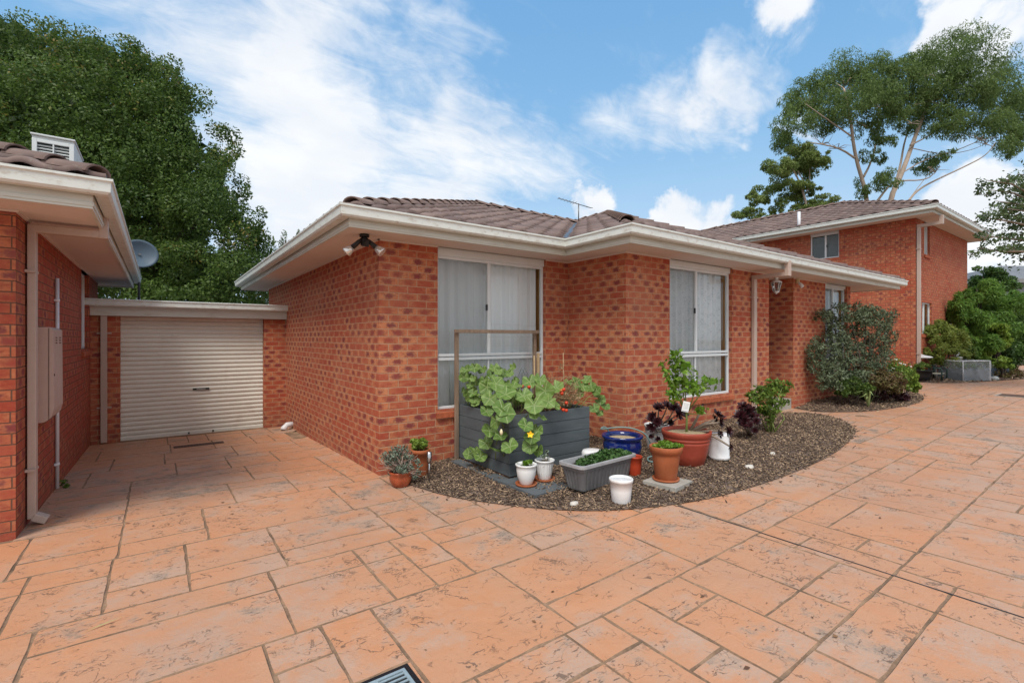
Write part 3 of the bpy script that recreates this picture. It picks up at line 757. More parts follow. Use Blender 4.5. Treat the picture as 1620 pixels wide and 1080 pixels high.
tiles('roof', [
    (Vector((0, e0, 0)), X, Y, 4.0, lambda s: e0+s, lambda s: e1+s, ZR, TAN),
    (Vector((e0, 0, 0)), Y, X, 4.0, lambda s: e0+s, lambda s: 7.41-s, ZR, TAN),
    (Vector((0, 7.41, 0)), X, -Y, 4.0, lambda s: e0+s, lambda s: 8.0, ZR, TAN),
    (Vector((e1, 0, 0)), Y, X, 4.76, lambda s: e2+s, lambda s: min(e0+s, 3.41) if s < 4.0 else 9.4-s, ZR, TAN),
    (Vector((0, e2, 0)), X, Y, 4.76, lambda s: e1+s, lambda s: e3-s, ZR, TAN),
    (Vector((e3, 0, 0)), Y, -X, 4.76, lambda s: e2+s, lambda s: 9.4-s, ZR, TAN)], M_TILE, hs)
hp = 4.0; rc = hs
ridge_caps(rc, (e0+.12, e0+.12, ZR+.065), (e0+hp, e0+hp, ZR+hp*TAN+.03)); ridge_caps(rc, (e0+hp, 3.41, ZR+hp*TAN+.04), (6.4, 3.41, ZR+hp*TAN+.04))
ridge_caps(rc, (e1+.42, e2+.42, ZR+.42*TAN+.035), (e1+4.76, e2+4.76, ZR+4.76*TAN+.03)); ridge_caps(rc, (e3-.12, e2+.12, ZR+.065), (e3-4.76, e2+4.76, ZR+4.76*TAN+.03))
ridge_caps(rc, (e1+4.76, e2+4.76, ZR+4.76*TAN+.03), (e1+4.76, 5.0, ZR+4.76*TAN+.03))
vl = MB()
for t0 in (0,):
    a = Vector((e1, e0, ZR+.045)); b = Vector((e1+3.9, e0+3.9, ZR+.045+3.9*TAN)); sd_ = Vector((1, -1, 0)).normalized()*.05
    vl.quad(a-sd_, a+sd_, b+sd_, b-sd_)
vl.build('valley_flashing', M_CHROME, hs)
window(hs, 'x', 0, -1, .754, 2.506, .69, SZ, 1.555, 1.35, head=.10, lace=False, label='white sliding window with sheer curtains beside the raised planter')
window(hs, 'x', -1.13, -1, 3.886, 5.54, .69, SZ, 4.62, 1.35, head=.085, label='white sliding window with lace curtains beside the potted citrus')
window(hs, 'x', -1.13, -1, 9.1, 10.22, .70, SZ, 9.62, None, head=.06, sill=False, label='white window half hidden by the large shrub')
mb = MB(); mb.box((6.77, -1.1, .2), (7.675, .1, .445)); mb.build('porch_step', M_CONC, hs, bevel=.006)
mb = MB(); mb.box((6.80, .05, .45), (7.64, .085, 2.5)); mb.build('front_door', pm('white_door', (.5, .5, .48), .5), hs)
def downpipe(root, x, y, n, z0, ztop, xe, shoe=True, w_=.09, d_=.055):
    """n: outward direction; xe: how far the offset pipe reaches out to the gutter"""
    n = Vector(n); mb = MB(); b = Vector((x, y, 0))+n*(d_/2+.012)
    t = Vector((-n.y, n.x, 0))
    def bx(c_, sn, st_, sz): mb.cbox(c_, (abs(n.x)*sn+abs(t.x)*st_, abs(n.y)*sn+abs(t.y)*st_, sz))
    bx(b+Vector((0, 0, (z0+ztop)/2)), d_, w_, ztop-z0)
    bx(b+n*(xe/2)+Vector((0, 0, ztop+d_*.5)), xe+d_, w_, d_+.01)
    bx(b+n*xe+Vector((0, 0, ztop+d_*.5+.09)), d_+.012, w_+.006, .25)
    if shoe: mb.cbox(b+n*.05+Vector((0, 0, z0-.01)), (.1, .1, .06), Matrix.Rotation(.5, 3, t))
    p = mb.build('downpipe', M_PIPE, root, bevel=.006)
    for zz_ in (z0+(ztop-z0)*.17, z0+(ztop-z0)*.86):
        br = MB(); br.cbox(b+Vector((0, 0, zz_))-n*.004, tuple(abs(n[i])*(d_+.012)+abs(t[i])*(w_+.05) if i < 2 else .022 for i in range(3))); br.build('bracket', M_PIPE, p)
    return p
downpipe(hs, 6.17, -1.13, (0, -1, 0), .34, 2.60, .55)
mb = MB(); mb.tube([(0.0, 4.5, .10-.15), (-.10, 4.5, .10-.15), (-.16, 4.49, .04-.15), (-.17, 4.48, -.14)], [.05, .05, .055, .055], 14); mb.build('overflow_pipe', M_PVC, hs)
# twin floodlight under the eave
sp = thing('floodlight', 'twin head sensor floodlight under the eave at the near house corner', 'light', (-.23, -.16, SZ-.002))
mb = MB(); mb.lathe([(.052, -.03), (.052, 0)], n=20); mb.lathe([(.028, -.062), (.03, -.03)], n=16); mb.build('base', M_BLACK, sp, local=True)
mb = MB(); mb.cbox((.0, -.02, -.095), (.07, .07, .075), Matrix.Rotation(.3, 3, 'X')); mb.tube([(0, -.05, -.10), (0, -.075, -.112)], .026, 14); mb.build('sensor', M_BLACK, sp, local=True)
for sx in (-1, 1):
    mb = MB(); d = Vector((sx*.74*c36, -sx*.74*s36, -.62)).normalized(); a = Vector((sx*.02, 0, -.05)); b = a+d*.15
    mb.tube([a, a+d*.05, b], [.016, .024, .03], 12); lp = mb.build('arm', M_BLACK, sp, local=True)
    mb = MB(); mb.tube([b-d*.005, b+d*.03, b+d*.07, b+d*.085], [.03, .044, .056, .054], 20); mb.build('lamp_glass', pm('reflector_lamp', (.75, .72, .68), .12, .2, 30, metal=.6), lp, local=True)
# porch lantern hanging from the soffit
L0 = at(1228, 441, 8.75); ln = thing('porch_lantern', 'small white framed lantern hanging under the porch eave', 'lantern', (L0.x, L0.y, 2.732))
mb = MB(); mb.lathe([(.02, -.12), (.045, -.02), (.05, 0)], n=12); mb.lathe([(.10, -.145), (.085, -.12), (.03, -.09)], n=6)
for j in range(6):
    t = j*math.pi/3; mb.tube([(.085*math.cos(t), .085*math.sin(t), -.14), (.045*math.cos(t), .045*math.sin(t), -.30)], .007, 5)
mb.lathe([(.01, -.35), (.02, -.33), (.05, -.31), (.05, -.295)], n=6); mb.build('lantern_frame', M_WFR, ln, local=True)
mb = MB(); mb.lathe([(.040, -.295), (.078, -.146)], n=6); mb.build('lantern_glass', M_GLASS, ln, local=True)
sn = thing('porch_sensor', 'small cream sensor fixed under the eave right of the lantern', 'sensor', (7.80, -1.16, 2.66))
mb = MB(); mb.lathe([(.03, -.03), (.035, .05), (.02, .07)], n=14); mb.build('mount', pm('cream_plastic', (.6, .52, .3), .4), sn, local=True)
mb = MB(); mb.tube([(0, 0, 0), (-.03, -.06, -.05), (-.035, -.1, -.10)], [.022, .03, .032], 12); mb.build('sensor_head', M_WFR, sn, local=True)
# TV antenna on the ridge
A0 = Vector((6.44, 3.41, 4.44)); an = thing('tv_antenna', 'television antenna on a short mast behind the roof valley', 'antenna', A0)
mb = MB(); mb.tube([A0, A0+Vector((0, 0, .52))], .014, 6); mb.build('mast', M_CHROME, an)
p0, p1 = at(883, 313.5, 12.1), at(934.5, 329, 12.4); mb = MB(); mb.tube([p0, p1], .010, 5); dirp = (p1-p0).normalized(); sd_ = dirp.cross(Vector((0, 0, 1))).normalized()
for k, t in enumerate((.02, .12, .22, .32, .42, .5)):
    q = p0.lerp(p1, t); l = .05+.006*k; mb.tube([q-sd_*l*1.6, q+sd_*l*1.6], .005, 4)
for t, l in ((.58, .12), (.80, .15), (.97, .16)):
    q = p0.lerp(p1, t); mb.tube([q-sd_*l+Vector((0, 0, .06)), q, q+sd_*l+Vector((0, 0, -.05))], .008, 4)
mb.build('antenna_boom', M_CHROME, an)
# ------------------------------------------------------------------ left house
lh = thing('brick_house', 'brick house at the left edge with meter box and rooftop air conditioner', 'house', (-2.98, 0, 0))
SL = 2.60; mb = MB(); XW = -2.98
wall(mb, 'y', XW, -.03, 6.3, -.4, SL+.01, 1, [(3.98, 4.93, 1.42, SL)])
wall(mb, 'x', -.03, -11, XW, -.4, SL+.01, -1)
wall(mb, 'x', 6.3, -11, XW, -.4, SL+.01, 1); mb.build('wall', BR_LEFT, lh)
mb = MB(); mb.box((-11, -.51, SL), (XW+.49, 6.75, SL+.012)); mb.box((XW, -.03, SL-.016), (XW+.02, 3.9, SL-.001)); mb.box((-11, -.05, SL-.016), (XW+.02, -.03, SL-.001)); mb.build('soffit', M_SOFF, lh)
lp_ = [(-11, -.53), (XW+.5, -.53), (XW+.5, 6.75), (-11, 6.75)]
# outward must lie on the right of the path
eaves(lh, list(reversed(lp_))[0:4][::-1] if False else [(-11, -.53), (XW+.5, -.53), (XW+.5, 6.75), (-11, 6.75)], SL, 2.80, closed=False) if True else None
xr, yr = XW+.59, -.62; ZL = 2.805
tiles('roof', [(Vector((0, yr, 0)), X, Y, 3.7, lambda s: -11.0, lambda s: xr-s, ZL, TAN),
               (Vector((xr, 0, 0)), Y, -X, 3.7, lambda s: yr+s, lambda s: 6.84-s, ZL, TAN),
               (Vector((0, 6.84, 0)), X, -Y, 3.7, lambda s: -11.0, lambda s: xr-s, ZL, TAN)], M_TILE, lh)
rc = lh; ridge_caps(rc, (xr-.05, yr+.05, ZL+.03), (xr-3.7, yr+3.7, ZL+.03+3.7*TAN)); ridge_caps(rc, (xr-.05, 6.79, ZL+.03), (xr-3.7, 6.84-3.7, ZL+.03+3.7*TAN))
window(lh, 'y', XW, 1, 3.98, 4.93, 1.42, SL, 4.45, None, lace=False, label='narrow window in the side wall near the garage')
downpipe(lh, XW, .34, (1, 0, 0), .05, 2.50, .47)
# meter box
mt = thing('meter_box', 'beige metal meter box mounted on the left brick wall', 'meter box', (XW, .64, .82))
mb = MB()
prof = [(0, 0), (0, .87), (.10, .87), (.13, .845), (.135, .12), (.12, .05), (.085, .01), (.06, 0)]
for k in range(len(prof)):
    (d0, z0), (d1, z1) = prof[k], prof[(k+1) % len(prof)]
    mb.quad((d0, 0, z0), (d0, .52, z0), (d1, .52, z1), (d1, 0, z1))
mb.quad(*[(d, 0, z) for d, z in prof]); mb.quad(*[(d, .52, z) for d, z in reversed(prof)]); mb.build('cabinet', M_METER, mt, local=True, bevel=.004)
mb = MB(); mb.box((.1, -.002, .02), (.104, -.0045, .86)); mb.build('door_seam', M_RAW, mt, local=True)
for dy in (.12, .33):
    for dz in (.72, .745, .77): mb = MB(); mb.box((.1325, dy, dz), (.1375, dy+.06, dz+.008)); mb.build('vent_slot', M_RAW, mt, local=True)
mb = MB(); mb.box((.1325, .02, .42), (.139, .035, .44)); mb.build('latch', M_RAW, mt, local=True)
cd = thing('conduit', 'white vertical plastic conduit on the left brick wall', 'pipe', (XW, 1.73, -.05))
mb = MB(); mb.tube([(XW+.022, 1.73, -.04), (XW+.022, 1.73, 2.24)], .017, 12); mb.build('pipe', M_PVC, cd)
for zz_ in (.22, 2.0):
    mb = MB(); mb.cbox((XW+.012, 1.73, zz_), (.022, .07, .02)); mb.tube([(XW+.022, 1.73, zz_-.015), (XW+.022, 1.73, zz_+.015)], .021, 12); mb.build('clip', M_PVC, cd)
# rooftop air conditioner
ac = thing('air_conditioner', 'white louvred air conditioner on the roof of the left house', 'air conditioner', (-3.1, 3.0, 3.1))
x0, x1, y0, y1, z0, z1 = -3.30, -2.92, 2.66, 3.5, 3.42, 4.06
mb = MB()
mb.box((x0, y0, z0), (x1, y1, z0+.05)); mb.box((x0, y0+.02, z1-.07), (x1, y1, z1-.02)); mb.box((x0, y0+.03, z0+.05), (x0+.02, y1, z1-.07)); mb.box((x1-.02, y0+.03, z0+.05), (x1, y1, z1-.07)); mb.box((x0+.02, y1-.02, z0+.05), (x1-.02, y1, z1-.07))
mb.box((x0-.012, y0-.012, z1-.02), (x1+.012, y1+.01, z1))
for (a, b) in ((x0, x0+.045), (x1-.045, x1)): mb.box((a, y0, z0+.05), (b, y0+.03, z1-.06))
mb.box((x0+.045, y0, z1-.10), (x1-.045, y0+.03, z1-.06)); mb.box(((x0+x1)/2-.007, y0+.002, z0+.05), ((x0+x1)/2+.007, y0+.03, z1-.10)); mb.build('casing', M_ACW, ac, bevel=.004)
mb = MB()
for k in range(13):
    z = z0+.07+k*.037; mb.cbox(((x0+x1)/2, y0+.035, z), (x1-x0-.09, .03, .012), Matrix.Rotation(.6, 3, 'X'))
mb.build('louvres', M_ACW, ac)
mb = MB(); mb.box((x0+.03, y0+.07, z0+.05), (x1-.03, y0+.08, z1-.08)); mb.build('filter', pm('filter_dark', (.07, .11, .12), .8), ac)
for (xx, yy) in ((x0+.04, y0+.06), (x1-.04, y0+.06), (x0+.04, y1-.06), (x1-.04, y1-.06)): mb = MB(); mb.box((xx-.02, yy-.02, 2.95), (xx+.02, yy+.02, z0)); mb.build('leg', M_CHROME, ac)
# satellite dish
dc = at(221, 402, 9.5); ds_ = thing('satellite_dish', 'round blue grey satellite dish beside the end of the left gutter', 'satellite dish', (dc.x, dc.y, 2.2))
mb = MB(); tocam = (Vector((CX, CY, H+1.2))-dc); nrm = Vector((tocam.x+2.2, tocam.y+.0, 1.6)).normalized(); q = nrm.to_track_quat('Z', 'Y').to_matrix()
n = 40; rings = 7; i0 = 0
for side in (0, 1):
    for k in range(rings+1):
        r = .30*k/rings
        for j in range(n): mb.v.append(tuple(dc+q @ Vector((r*math.cos(2*math.pi*j/n)*1.0, r*math.sin(2*math.pi*j/n)*.92, (.35*r*r/.35-.04)*-1*-1-side*.008))))
for side in (0, 1):
    for k in range(rings):
        for j in range(n):
            b_ = side*(rings+1)*n; mb.f.append((b_+k*n+j, b_+k*n+(j+1) % n, b_+(k+1)*n+(j+1) % n, b_+(k+1)*n+j)); mb.sm.append(True)
for j in range(n):
    b_ = rings*n; b2 = (rings+1)*n+rings*n; mb.f.append((b_+j, b_+(j+1) % n, b2+(j+1) % n, b2+j)); mb.sm.append(False)
mb.build('reflector', M_DISH, ds_)
mb = MB(); bk = dc-nrm*.06; mb.tube([dc-nrm*.01, bk, bk+Vector((0, 0, -.15)), (bk.x, bk.y, 2.2)], .022, 8); mb.build('pole', M_CHROME, ds_)
# ------------------------------------------------------------------ garage
gz = -.19
ga = thing('garage', 'flat roofed brick garage with cream roller door between the two houses', 'garage', (-1.5, 5.13, gz))
mb = MB(); wall(mb, 'x', 5.13, -2.98, -.0, -.5, 2.15, -1, [(-2.60, -.394, -.5, 1.99)], reveal=.24); wall(mb, 'y', -2.979, 5.13, 11, -.4, 2.0, 1); mb.build('wall', BR_MAIN, ga)
mb = MB(); nrib = 27; z = -.185; zt = 1.99; ph_ = (zt-z)/nrib; pr = []
for k in range(nrib):
    b = z+k*ph_
    for (t, d) in ((0, .0), (.12, .012), (.30, .02), (.62, .02), (.80, .012), (.92, 0)): pr.append((b+t*ph_, d))
pr.append((zt, 0))
for (za, da), (zb_, db) in zip(pr[:-1], pr[1:]): mb.quad((-2.60, 5.30-da, za), (-.394, 5.30-da, za), (-.394, 5.30-db, zb_), (-2.60, 5.30-db, zb_), sm=True)
dr = mb.build('roller_door', M_ROLL, ga)
mb = MB(); mb.box((-2.60, 5.275, -.19), (-.394, 5.31, -.13)); mb.build('bottom_rail', M_ROLL, dr)
mb = MB(); mb.box((-1.56, 5.262, .63), (-1.30, 5.282, .665)); mb.build('lift_handle', M_BLACK, dr)
mb = MB(); mb.box((-1.50, 5.2575, .640), (-1.36, 5.2615, .655)); mb.build('name_plate', pm('worn_plate', (.4, .4, .38), .5, .5, 60), dr)
for sx_ in (-1.62, -1.24): 
    mb = MB(); mb.box((sx_-.012, 5.25, -.165), (sx_+.012, 5.275, -.135)); mb.build('bolt', M_BLACK, dr)
mb = MB(); mb.box((-2.99, 5.04, 1.965), (.10, 5.075, 2.13)); mb.box((-3.3, 5.075, 2.12), (-.0, 5.2, 2.15)); mb.build('fascia', M_FASC, ga, bevel=.003)
mb = MB(); mb.sweep([(-3.04, 5.04), (.12, 5.04)], [(o, 2.235+z_) for o, z_ in GUT]); mb.build('gutter', M_GUT, ga)
mb = MB(); mb.box((-2.97, 5.10, 2.152), (-.01, 11, 2.19)); mb.build('roof', M_CHROME, ga)
dpg = MB(); dpg.box((-2.85, 5.065, -.15), (-2.765, 5.118, 2.12)); p_ = dpg.build('downpipe', M_PIPE, ga, bevel=.005)
for zz_ in (.42, 1.66): mb = MB(); mb.box((-2.90, 5.10, zz_), (-2.71, 5.125, zz_+.022)); mb.build('bracket', M_PIPE, p_)
# ------------------------------------------------------------------ two-storey house
th = thing('brick_house', 'two storey orange brick house with tiled roof at the right', 'house', (15.6, -.97, .35))
HX, HY, ST = 15.6, -.97, 5.06; XE = HX+5.75
mb = MB()
wall(mb, 'y', HX, HY, HY+4.55, 0, ST+.01, -1, [(HY+1.96, HY+2.82, 4.20, ST)])
wall(mb, 'x', HY, HX, XE, 0, ST+.01, -1, [(HX+.78, HX+1.30, 4.10, ST), (HX+.55, HX+1.52, 1.72, 2.66), (HX+3.6, HX+4.4, 1.72, 2.66)])
wall(mb, 'x', HY+4.55, HX, HX+.5, 0, ST+.01, 1); wall(mb, 'y', HX+.5, HY+4.55, HY+12, 0, ST+.01, -1, [(HY+4.8, HY+6.0, 4.20, ST)]); wall(mb, 'y', XE, HY, HY+12, 0, ST+.01, 1)
mb.build('wall', BR_FAR, th)
window(th, 'y', HX, -1, HY+1.96, HY+2.82, 4.20, ST, HY+2.37, None, lace=False, head=.06, timber=False, curtain=False, sill=False, dark=True, label='small upstairs window with dark glass facing the single storey house')
window(th, 'x', HY, -1, HX+.78, HX+1.30, 4.10, ST, HX+1.05, None, lace=False, screen_left=False, label='narrow upstairs window near the corner downpipe')
window(th, 'x', HY, -1, HX+.55, HX+1.52, 1.72, 2.66, HX+.95, None, lace=False, screen_left=False, label='ground floor window beside the corner downpipe')
window(th, 'x', HY, -1, HX+3.6, HX+4.4, 1.72, 2.66, HX+4.0, None, lace=False, screen_left=False, label='ground floor window behind the big bush')
window(th, 'y', HX+.5, -1, HY+4.8, HY+6.0, 4.20, ST, HY+5.4, None, lace=False, screen_left=False, sill=False, label='recessed upstairs window just above the porch roof')
mb = MB(); mb.box((HX-.49, HY-.49, ST), (XE+.3, HY+11.5, ST+.012)); mb.build('soffit', M_SOFF, th)
XQ = XE+.3
eaves(th, [(HX-.5, HY+11.5), (HX-.5, HY-.5), (XQ, HY-.5), (XQ, HY+11.5)], ST, 5.245, closed=False)
xa, ya, xb, yb, zt2 = HX-.6, HY-.6, XQ+.1, HY+11.6, 5.25; hw = (xb-xa)/2
tiles('roof', [(Vector((xa, 0, 0)), Y, X, hw, lambda s: ya+s, lambda s: yb-s, zt2, TAN), (Vector((0, ya, 0)), X, Y, hw, lambda s: xa+s, lambda s: xb-s, zt2, TAN),
               (Vector((xb, 0, 0)), Y, -X, hw, lambda s: ya+s, lambda s: yb-s, zt2, TAN)], M_TILE, th, 1.4)
rc = th; zr = zt2+hw*TAN+.04
ridge_caps(rc, (xa+.05, ya+.05, zt2+.04), (xa+hw, ya+hw, zr)); ridge_caps(rc, (xb-.05, ya+.05, zt2+.04), (xb-hw, ya+hw, zr)); ridge_caps(rc, (xa+hw, ya+hw, zr), (xa+hw, yb-hw, zr)); ridge_caps(rc, (xa+.05, yb-.05, zt2+.04), (xa+hw, yb-hw, zr))
vp = MB(); q0 = at(1264, 357, 16.2); vp.tube([q0-Vector((0, 0, .25)), q0+Vector((0, 0, .46))], .05, 10); vp.build('vent_pipe', M_PVC, th)
downpipe(th, HX+.06, HY, (0, -1, 0), .4, 4.78, .5, w_=.10, d_=.08)
# far house behind the bushes
fh = at(1604, 470, 40); far = thing('grey_house', 'pale grey rendered house with grey tiled roof far behind the bushes', 'house', (fh.x, fh.y, .3))
q = Matrix.Rotation(R_(-36), 3, 'Z')
mb = MB(); W2, D2 = 7.0, 6.0
def fq(x, y, z): v = q @ Vector((x, y, 0)); return (fh.x+v.x, fh.y+v.y, z)
cs = [(-W2, -D2), (W2, -D2), (W2, D2), (-W2, D2)]
for i in range(4):
    a, b = cs[i], cs[(i+1) % 4]; mb.quad(fq(*a, 0), fq(*b, 0), fq(*b, 5.46), fq(*a, 5.46))
mb.build('wall', M_RENDER, far)
mb = MB(); e = .6; c2 = [(-W2-e, -D2-e), (W2+e, -D2-e), (W2+e, D2+e), (-W2-e, D2+e)]
r0, r1 = (-1.0, 0), (1.0, 0); zr2 = 7.55
mb.quad(fq(*c2[0], 5.68), fq(*c2[1], 5.68), fq(*r1, zr2), fq(*r0, zr2)); mb.quad(fq(*c2[1], 5.68), fq(*c2[2], 5.68), fq(*r1, zr2)); mb.quad(fq(*c2[2], 5.68), fq(*c2[3], 5.68), fq(*r0, zr2), fq(*r1, zr2)); mb.quad(fq(*c2[3], 5.68), fq(*c2[0], 5.68), fq(*r0, zr2))
mb.build('roof', M_TILEF, far)
mb = MB()
for i in range(4):
    a, b = c2[i], c2[(i+1) % 4]; mb.quad(fq(*a, 5.42), fq(*b, 5.42), fq(*b, 5.70), fq(*a, 5.70))
mb.quad(*[fq(*c_, 5.42) for c_ in reversed(c2)]); mb.build('fascia', pm('grey_fascia', (.22, .22, .22), .6), far)
mb = MB(); mb.quad(fq(-2, -D2-.02, 1.0), fq(.5, -D2-.02, 1.0), fq(.5, -D2-.02, 2.4), fq(-2, -D2-.02, 2.4)); mb.build('window', M_DARK, far)
# ------------------------------------------------------------------ foliage helper
def leafmesh(name, clumps, n, L, m, parent, wd=.38, sub=14, subr=.34, hang=0., fill=.35, seed=1, out=.6, jitter=.35, tintclump=.35, outward=0.0):
    rg = np.random.default_rng(seed)
    C = np.array([c_[:6] for c_ in clumps], float); vol = (C[:, 3]*C[:, 4]*C[:, 5])**(2/3); pr = vol/vol.sum()
    # sub-clumps scattered over each clump's shell
    subs = []
    for i in range(len(C)):
        k = max(int(sub*(.6+vol[i]/vol.mean()*.5)), 3)
        d = rg.normal(size=(k, 3)); d /= np.linalg.norm(d, axis=1)[:, None]
        r = rg.uniform(fill, 1, k)**.6
        rr = subr*rg.uniform(.6, 1.35, k)
        cc = C[i, :3]+d*C[i, 3:6]*(r[:, None])
        for j in range(k): subs.append((*cc[j], *(C[i, 3:6]*rr[j]), rg.random(), pr[i]/k*rr[j]**1.5))
    Sb = np.array(subs); p = Sb[:, 7]/Sb[:, 7].sum(); id_ = rg.choice(len(Sb), n, p=p)
    d = rg.normal(size=(n, 3)); d /= np.linalg.norm(d, axis=1)[:, None]
    r = rg.uniform(.25, 1.05, n)**.5
    pos = Sb[id_, :3]+d*Sb[id_, 3:6]*r[:, None]
    ax = rg.normal(size=(n, 3))*(1-.5*abs(hang))+d*out; ax[:, 2] -= hang*1.6
    ax /= np.linalg.norm(ax, axis=1)[:, None]
    nr = d+rg.normal(size=(n, 3))*jitter*1.6+np.array([0, 0, .5*(1-hang)]); sd__ = np.cross(ax, nr); sd__ /= np.linalg.norm(sd__, axis=1)[:, None]+1e-9
    nn = np.cross(sd__, ax)
    l = L*rg.uniform(.6, 1.25, n)[:, None]; w2 = l*wd*.5
    V = np.stack([pos-ax*l*.5, pos+sd__*w2+nn*l*.06, pos+ax*l*.5-nn*l*.08, pos-sd__*w2+nn*l*.06], 1).reshape(-1, 3)
    F = np.arange(4*n).reshape(n, 4)
    ti = np.clip(rg.random(n)*(1-tintclump)+Sb[id_, 6]*tintclump, 0, 1)
    return fastmesh(name, V, F, m, parent, tint=np.repeat(ti, 4))
def pc(u, v, F, ru, rv=None, rd=None):     # clump from a place in the photo: radii in photo pixels
    p = at(u, v, F); k = F/FPX; rv = rv or ru; rd = rd or ru
    return (p.x, p.y, p.z, ru*k*.5+rd*k*.5, ru*k*.5+rd*k*.5, rv*k)
LM_TREE = leafmat('camphor_leaves', (.034, .074, .015), (.15, .23, .044), (.33, .25, .07), .42)
LM_GUM = leafmat('gum_leaves', (.075, .13, .034), (.24, .33, .10), None, .5)
LM_GUM2 = leafmat('gum_leaves_light', (.11, .17, .036), (.31, .38, .12), None, .5)
LM_BUSH = leafmat('grey_green_leaves', (.04, .062, .034), (.21, .26, .145), None, .25)
LM_MID = leafmat('fresh_leaves', (.07, .13, .022), (.24, .35, .06), None, .4)
LM_LIME = leafmat('lime_leaves', (.10, .17, .02), (.30, .42, .07), None, .4)
LM_DARKG = leafmat('deep_green_leaves', (.03, .07, .016), (.10, .19, .035), None, .3)
LM_WILLOW = leafmat('bottlebrush_leaves', (.07, .15, .025), (.22, .38, .07), None, .45)
LM_RED = leafmat('reddish_leaves', (.10, .035, .025), (.16, .16, .05), None, .25)
LM_RTREE = leafmat('small_tree_leaves', (.05, .09, .03), (.16, .22, .09), (.16, .06, .07), .3)
LM_AEO = leafmat('dark_succulent_leaves', (.012, .004, .006), (.06, .014, .018), None, .05, .35)
LM_GREY = leafmat('succulent_leaves', (.07, .10, .07), (.22, .27, .2), (.3, .22, .16), .1)
LM_PUMP = leafmat('pumpkin_leaves', (.07, .15, .025), (.20, .31, .075), (.40, .44, .05), .3, vein=True)
LM_CIT = leafmat('citrus_leaves', (.09, .20, .02), (.26, .42, .05), None, .4, .35)
LM_STRAWB = leafmat('strawberry_leaves', (.03, .08, .02), (.10, .19, .055), None, .25)
def branch(mb, p, d, L, r, depth, rnd, n=6, spread=.6):
    d = Vector(d).normalized(); pts = [Vector(p)]; rs = [r]; k = 5
    for i in range(k):
        d = (d+Vector((rnd.gauss(0, .12), rnd.gauss(0, .12), rnd.gauss(.02, .08)))).normalized()
        pts.append(pts[-1]+d*L/k); rs.append(r*(1-.45*(i+1)/k))
    mb.tube(pts, rs, n)
    if depth > 0:
        for j in range(rnd.choice([2, 3])):
            e = (d+Vector((rnd.gauss(0, spread), rnd.gauss(0, spread), rnd.gauss(.1, spread*.6)))).normalized()
            branch(mb, pts[rnd.choice([3, 4, 5])], e, L*.72, rs[-1]*.85, depth-1, rnd, n, spread)
# ------------------------------------------------------------------ trees
# dense tree behind the garage
bt = at(250, 560, 17); tr = thing('dense_tree', 'large dense dark green tree rising behind the garage', 'tree', (bt.x, bt.y, -.2))
rnd = random.Random(5); mb = MB(); b0 = Vector((bt.x, bt.y, -.2)); f1 = at(235, 440, 17); mb.tube([b0, b0.lerp(f1, .5)+Vector((.1, 0, 0)), f1], [.38, .32, .26], 10)
for (u, v, F) in ((180, 200, 17.5), (330, 330, 16.5), (60, 150, 17), (280, 120, 18), (370, 400, 16), (20, 300, 17), (300, 420, 15.8)):
    e = at(u, v, F); m_ = f1.lerp(e, .5)+Vector((rnd.gauss(0, .3), rnd.gauss(0, .3), .3)); mb.tube([f1, m_, e], [.2, .12, .04], 8)
mb.build('trunk', M_BARKD, tr)
cl = [pc(u, v, F, r, r2) for (u, v, F, r, r2) in [
    (10, 135, 17, 95, 85), (115, 112, 17.5, 74, 58), (50, 78, 18, 60, 38), (195, 140, 17, 66, 62), (250, 150, 17.3, 58, 60), (150, 180, 16, 95, 80), (255, 230, 16.4, 78, 80), (40, 220, 16, 100, 90), (-90, 200, 17, 120, 120),
    (120, 300, 15.5, 110, 90), (250, 320, 15.6, 95, 80), (320, 300, 16, 55, 65), (352, 232, 17, 24, 30), (358, 290, 16.5, 32, 45), (340, 360, 15.4, 62, 60), (375, 385, 16, 42, 48), (398, 345, 16.3, 26, 28),
    (270, 420, 15.2, 80, 55), (350, 440, 15, 75, 50), (395, 430, 16, 34, 55), (180, 400, 15.5, 90, 70), (60, 400, 16, 110, 90), (190, 95, 18, 40, 28), (288, 190, 17, 38, 48), (-100, 350, 17, 120, 120), (415, 470, 17, 25, 22), (310, 485, 14.5, 90, 30)]]
leafmesh('crown', cl, 190000, .115, LM_TREE, tr, .5, 15, .40, seed=2, fill=.6)
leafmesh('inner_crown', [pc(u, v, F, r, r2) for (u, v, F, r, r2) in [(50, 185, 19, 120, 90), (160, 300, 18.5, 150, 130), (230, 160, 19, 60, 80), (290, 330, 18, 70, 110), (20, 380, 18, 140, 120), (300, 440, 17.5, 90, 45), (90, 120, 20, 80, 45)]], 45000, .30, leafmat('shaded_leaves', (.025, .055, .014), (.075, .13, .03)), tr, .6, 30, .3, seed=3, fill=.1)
# pines peeping over the gutter
for i, (u, v, F, r, rv, lab) in enumerate([(452, 388, 24, 9, 22, 'small conifer top just showing above the main gutter, nearer the big tree'), (475, 378, 26, 7, 16, 'small conifer top just showing above the main gutter, nearer the roof corner'), (428, 402, 22, 16, 18, 'low shrub top between the big tree and the main gutter')]):
    p = at(u, v, F); t_ = thing('conifer' if i < 2 else 'shrub', lab, 'tree' if i < 2 else 'shrub', (p.x, p.y, -.2)); mb = MB(); mb.tube([(p.x, p.y, -.2), (p.x, p.y, p.z+.2)], [.12, .04], 6); mb.build('trunk', M_BARKD, t_)
    leafmesh('crown', [pc(u, v, F, r, rv), pc(u-2, v+30, F, r*2, 22), pc(u, v+70, F, r*2.4, 40)], 5000, .12, LM_TREE, t_, .35, 10, .4, seed=20+i)
